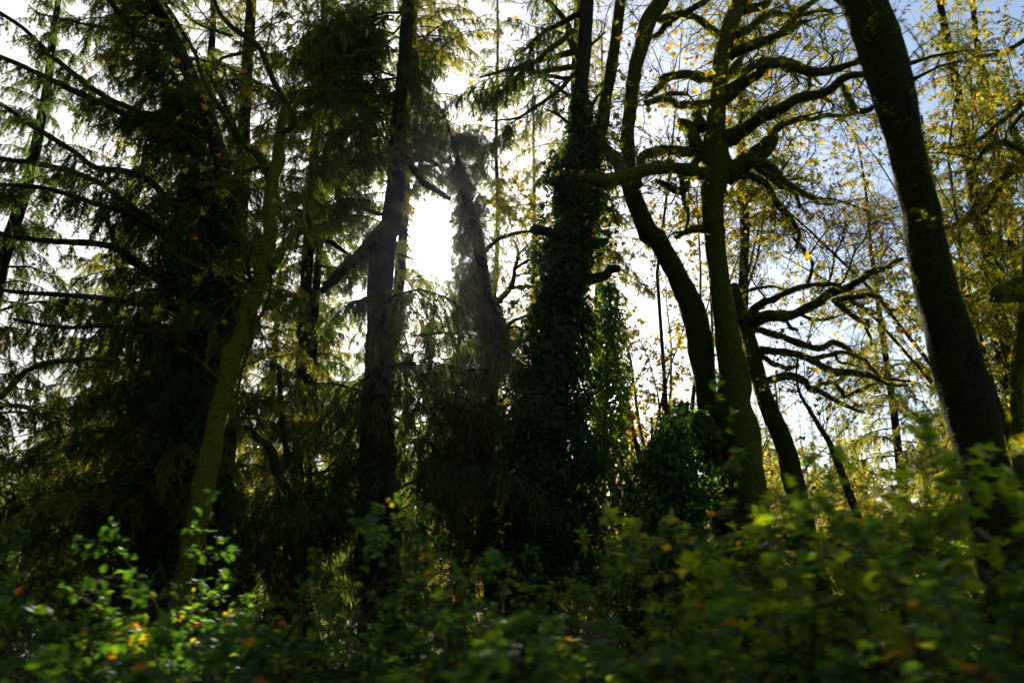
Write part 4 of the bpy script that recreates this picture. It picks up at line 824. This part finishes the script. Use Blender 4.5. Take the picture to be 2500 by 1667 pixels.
for i, (x, y, w, h, m, lab) in enumerate(BGB): thicket('shrub', x, y, w, h * 1.25, 130, 12000, m, lab, 'shrub', 500 + i, (.05, .10), 'kite', 'thickets between the trees', tint=(.45, .28))
thicket('young_maple', 3.3, 17.5, 2.4, 12.5, 300, 20000, 'gold', 'slender young tree crowded with small golden-brown leaves, left of the double-stemmed maple', 'tree', 540, (.05, .09), 'kite', trunk=.07, base=2.2)
thicket('young_maple', 2.75, 16.0, 2.6, 9.5, 150, 4500, 'yellow', 'thin young tree with sparse yellow leaves beside the hanging ivy', 'tree', 541, (.07, .11), 'maple', trunk=.05, base=2.2)
thicket('young_maple', 5.6, 22.0, 5.0, 6.0, 120, 700, 'brown', 'fine-twigged nearly bare tree against the open sky', 'tree', 542, (.05, .08), 'kite', trunk=.09, base=3.0)
thicket('young_maple', 8.4, 12.0, 2.6, 9.0, 150, 7000, 'gold', 'mossy-limbed tree with golden leaves behind the thick leaning trunk', 'tree', 543, (.05, .09), 'kite', trunk=.10, base=3.0, bark='bark_lime')
thicket('young_maple', 10.2, 15.0, 4.6, 11.0, 220, 20000, 'gold', 'olive-gold leafy tree at the right edge behind the golden-mossed maple', 'tree', 544, (.06, .10), 'kite', trunk=.10, base=3.0)
thicket('young_maple', 10.6, 19.0, 4.0, 6.0, 150, 9000, 'gold', 'rounded golden tree low behind the foot of the thick leaning trunk', 'tree', 545, (.06, .10), 'kite', trunk=.10, base=1.5)
thicket('young_maple', .9, 17.0, 2.6, 6.0, 120, 3500, 'gold', 'thin golden tree glimpsed between the short crooked spruce and the ivy-wrapped trunk', 'tree', 546, (.06, .10), 'kite', trunk=.07, base=3.0)
def edge_maple():
    rng = np.random.default_rng(109); D = 9.0
    P = w3(np.vstack([tr((6, 2330, 1568, 2320, 1350, 2305, 1130, 2312, 900, 2345, 650, 2370, 500), w=[90, 80, 75, 70, 66, 90]), tr((3, 2400, 1300, 2420, 800, 2440, 200), w=[70, 60, 50])]), D); b = P[0, :3].copy(); b[2] = 0
    t = thing('maple_tree', b, 'golden-mossed maple half cut off by the right edge', 'tree'); Q = limb_part('trunk', to_ground(P), rng, 'bark_lime', t, 14, .14); LM = []
    def L(segs, w, drift=0.0): LM.append(limb_part('limb', w3(tr(*segs, w=w), D, drift, .4, rng), rng, 'bark_lime', t, 8, .2, .07, .04))
    L([(6, 2370, 470, 2300, 450, 2230, 470, 2200, 440, 2260, 380, 2352, 330)], [90, 110, 90, 70, 50], -.3); L([(6, 2260, 430, 2200, 415, 2100, 420, 1980, 440)], [50, 34, 26, 12], 1.5)
    L([(3, 2420, 560, 2352, 640, 2200, 770, 2080, 860, 1950, 905, 1800, 960)], [40, 34, 28, 12], 1.5); L([(3, 2430, 1030, 2352, 1000, 2270, 975, 2200, 930, 2100, 965, 2050, 1070)], [44, 40, 34, 28, 14], -.6)
    L([(3, 2420, 980, 2352, 1045, 2300, 1080, 2170, 1200, 2100, 1260, 1960, 1380, 1780, 1460)], [50, 44, 40, 32, 14], 2); L([(3, 2200, 1200, 2150, 1290, 2040, 1370, 1900, 1450)], [34, 28, 14], 1)
    L([(3, 2420, 700, 2352, 740, 2280, 830, 2300, 900, 2352, 1010)], [30, 34, 34, 30], .5); L([(3, 2430, 200, 2300, 270, 2150, 330, 2000, 420)], [30, 24, 12], 1.5)
    L([(6, 2220, 300, 2180, 220, 2140, 150)], [26, 20, 10], .3)
    g = Geo()
    for l in LM + [Q]: moss_fringe(g, l, rng, 420, (.03, .12), (.005, .012), droop=1.2)
    g.build('moss', ['moss'], t, True, False); twigs_for(LM, rng, 110, 600, 1300, t, moss=130, r=.009, leafparts=40, nleaf=1800, leafmat='gold')
edge_maple(); tick('thickets')
# ivy mound over a stump left of the maple foot, and two slim leaning stems
def mound():
    rng = np.random.default_rng(110); D = 10.4
    P = w3(tr((5, 2180, 1600, 2190, 1420, 2210, 1320, 2240, 1220, 2262, 1120), w=[460, 330, 220, 110, 40]), D); b = P[0, :3].copy(); b[2] = 0
    t = thing('ivy_covered_stump', b, 'ivy-smothered stump beside the foot of the double-stemmed maple', 'stump'); Q = P.copy(); Q[:, 3] *= .4; limb_part('stump', to_ground(Q), rng, 'bark', t, 12, .15)
    g = Geo(); ivy_cover(g, smooth_path(to_ground(P, 1.1, .2), .1), rng, 9000, (.05, .09)); ivy_cover(g, smooth_path(to_ground(P, 1.1, .2), .1), rng, 2600, (.05, .09), 1, 1.25); g.build('ivy', ['ivy', 'ivy_bright'], t, True, False)
    P = w3(tr((6, 1180, 1560, 1120, 1400, 1050, 1290, 985, 1180, 930, 1090, 900, 980, 905, 850), w=[44, 38, 32, 26, 20, 14, 8]), 13.0); b = P[0, :3].copy(); b[2] = 0
    t = thing('sapling', b, 'dark leaning sapling rising out of the golden thicket right of the double-stemmed maple', 'tree'); l = limb_part('trunk', to_ground(P), rng, 'bark_moss', t, 12, .12); twigs_for([l], rng, 30, 160, 300, t, r=.008, moss=80, nleaf=400, leafmat='gold')
    P = w3(tr((8, 1650, 560, 1640, 400, 1640, 250, 1630, 160, 1600, 110, 1640, 0, 1660, -100), w=[48, 44, 40, 36, 30, 26, 20]), 16); b = P[0, :3].copy(); b[2] = 0
    t = thing('sapling', b, 'thin dark sapling standing in the golden gap left of the double-stemmed maple', 'tree'); l = limb_part('trunk', to_ground(P), rng, 'bark', t, 8, .12); twigs_for([l], rng, 14, 90, 0, t, r=.008, nleaf=300, leafmat='gold')
    P = w3(tr((4, 1760, 1560, 1730, 1430, 1640, 1350, 1600, 1290, 1560, 1280), w=[60, 60, 50, 40, 20]), 12); b = P[0, :3].copy(); b[2] = 0
    t = thing('sapling', b, 'crooked dark sapling right of the mossy leaning trunk', 'tree'); l = limb_part('trunk', to_ground(P), rng, 'bark_moss', t, 8, .12); twigs_for([l], rng, 10, 60, 0, t, r=.007, moss=60)
    P = w3(tr((4, 1840, 1560, 1820, 1400, 1800, 1250, 1790, 1120, 1780, 900), w=[40, 38, 36, 34, 26]), 12.5); b = P[0, :3].copy(); b[2] = 0
    t = thing('sapling', b, 'straight thin sapling between the crooked sapling and the sun spruce', 'tree'); l = limb_part('trunk', to_ground(P), rng, 'bark_moss', t, 8, .1); twigs_for([l], rng, 10, 60, 0, t, r=.007, moss=60)
    P = w3(tr((8, 590, 400, 560, 250, 545, 130, 560, 20), w=[30, 30, 28, 24]), 12.2); P2 = P
    t = thing('sapling', (float(P[0, 0]), float(P[0, 1]), 0), 'pale-edged bent sapling left of the ivy-wrapped trunk foot', 'tree'); l = limb_part('trunk', to_ground(P), rng, 'bark_lime', t, 8, .12); twigs_for([l], rng, 10, 60, 0, t, r=.007, moss=60)
mound()

# --- bramble bank along the verge
rngb = np.random.default_rng(120)
BR = [  # x, y, width, height, kind, label
 (-2.95, 5.4, 1.5, 1.62, 'oval', 'bramble', 'bramble bush with sunlit yellowing leaves at the lower left'),
 (-2.0, 5.7, 1.8, 1.95, 'oval', 'bramble', 'tall leafy bramble bush in front of the mossy leaning trunk foot'),
 (-1.15, 5.4, 1.7, 1.78, 'oval', 'bramble', 'dense green bramble bush right of the mossy leaning trunk'),
 (-.35, 4.6, 1.6, 1.68, 'oval', 'bramble', 'bramble bush with pale turned leaves below the sun'),
 (.35, 4.4, 1.5, 1.85, 'oval', 'bramble', 'shaded bramble bush below the ivy-wrapped trunk'),
 (-1.9, 3.9, 1.5, 1.45, 'oval', 'bramble', 'low bramble bush with lime leaves nearest the lower left corner'),
 (-.8, 3.7, 1.5, 1.55, 'maple', 'bramble', 'broad-leaved bramble bush along the bottom edge left of centre'),
 (.15, 3.5, 1.4, 1.45, 'maple', 'bramble', 'dark broad-leaved bramble bush at the middle of the bottom edge'),
 (1.15, 3.9, 1.4, 1.62, 'oval', 'shoot', 'thin shaded shrub between the centre and the maple foot'),
 (1.9, 3.6, 1.4, 1.62, 'oval', 'bramble', 'dark bramble bush below the double-stemmed maple'),
 (2.75, 4.0, 1.4, 1.75, 'oval', 'bramble', 'dark bramble bush below the thick leaning trunk'),
 (.9, 3.0, 1.3, 1.32, 'oval', 'bramble', 'low dark bramble bush right of the bottom middle'),
 (1.8, 2.8, 1.2, 1.35, 'oval', 'bramble', 'low dark bramble bush in the lower right with reddened leaves'),
 (-2.9, 6.6, 2.0, 1.6, 'oval', 'bramble', 'shadowed bramble bush at the left edge behind the front row'),
 (3.6, 5.0, 1.8, 1.9, 'maple', 'shoot', 'lime-leaved shrub at the right edge beside the thick trunk'),
 (1.2, 6.6, 2.2, 1.9, 'oval', 'bramble', 'bramble bush in the second row in front of the ivy-wrapped trunk'),
 (2.9, 6.4, 2.0, 1.9, 'oval', 'bramble', 'bramble bush in the second row in front of the double-stemmed maple'),
]
for i, (x, y, w, h, k, m, lab) in enumerate(BR):
    thicket('bramble_bush', x, y, w * 1.1, h * (1.28 if x < 1 else 1.42), 130, 6500, m, lab, 'bush', 600 + i, (.03, .068) if k == 'oval' else (.04, .08), k, 'bramble bushes along the verge', leafparts=90, stems=12, droop=.10, tint=(.42, .30))
# tall vine-maple shoots close to the road, right of centre
for i, (x, y, h, lab) in enumerate([(1.35, 4.1, 2.8, 'yellow-green leafy shoot standing in front of the double-stemmed maple'), (.95, 3.9, 2.6, 'leafy shoot with dim green leaves right of the ivy-wrapped trunk'), (1.75, 4.2, 2.85, 'bright leafy shoot between the double-stemmed maple and the thick leaning trunk'), (2.3, 4.2, 2.5, 'leafy shoot just left of the foot of the thick leaning trunk')]):
    thicket('vine_maple_shoot', x, y, 1.2, h, 60, 1000, 'shoot', lab, 'shrub', 700 + i, (.05, .09), 'maple', 'vine maple shoots by the road', leafparts=130, stems=5, tint=(.5, .25))
tick('brambles')
# verge undergrowth filling below the bushes
def undergrowth():
    rng = np.random.default_rng(130); g = Geo(); n = 50000
    x = rng.uniform(-9, 10, n); y = 4.5 + rng.random(n) ** 1.3 * 15; z = ground_z(x, y) + rng.random(n) ** 1.4 * (.9 + .35 * np.sin(x * 1.3) * np.sin(y * 1.1))
    p = np.stack([x, y, z], -1); d = norm(rng.normal(size=(n, 3)) + np.array([0, 0, -.2])); u = norm(rng.normal(0, .6, (n, 3)) + np.array([0, 0, 1.0]))
    leaves(g, p, d, u, rng.uniform(.05, .11, n), 'kite', rng, 0, rng.normal(.35, .3, n)); o = g.build('undergrowth', ['bramble'], None, True, False); tag(o, 'low leafy undergrowth covering the forest floor between the trunks', 'undergrowth', None, 'stuff')
undergrowth()
def haze():  # added volume that stands in for the veil of glare near the sun
    g = Geo(); X, Y0, Y1, Z0, Z1 = 150, -22, 190, -2, 34
    V = [(-X, Y0, Z0), (X, Y0, Z0), (X, Y1, Z0), (-X, Y1, Z0), (-X, Y0, Z1), (X, Y0, Z1), (X, Y1, Z1), (-X, Y1, Z1)]
    g.add(V, [(0, 3, 2, 1), (4, 5, 6, 7), (0, 1, 5, 4), (1, 2, 6, 5), (2, 3, 7, 6), (3, 0, 4, 7)])
    m, t, o = mat_base('glare_haze'); p = N(t, 'ShaderNodeVolumePrincipled'); p.inputs['Color'].default_value = (.95, .96, 1, 1); p.inputs['Density'].default_value = HAZE; p.inputs['Anisotropy'].default_value = .86
    t.links.new(p.outputs[0], o.inputs[1]); h = g.build('haze', [m], smooth=False); tag(h, 'thin haze added between the trees for the glare veil towards the sun', None, None, 'stuff')
HAZE = 0.00007
haze(); tick('done')
print('TRIS', sum(sum(1 for _ in ()) + len(m.polygons) for m in bpy.data.meshes), 'objects', len(bpy.data.objects))
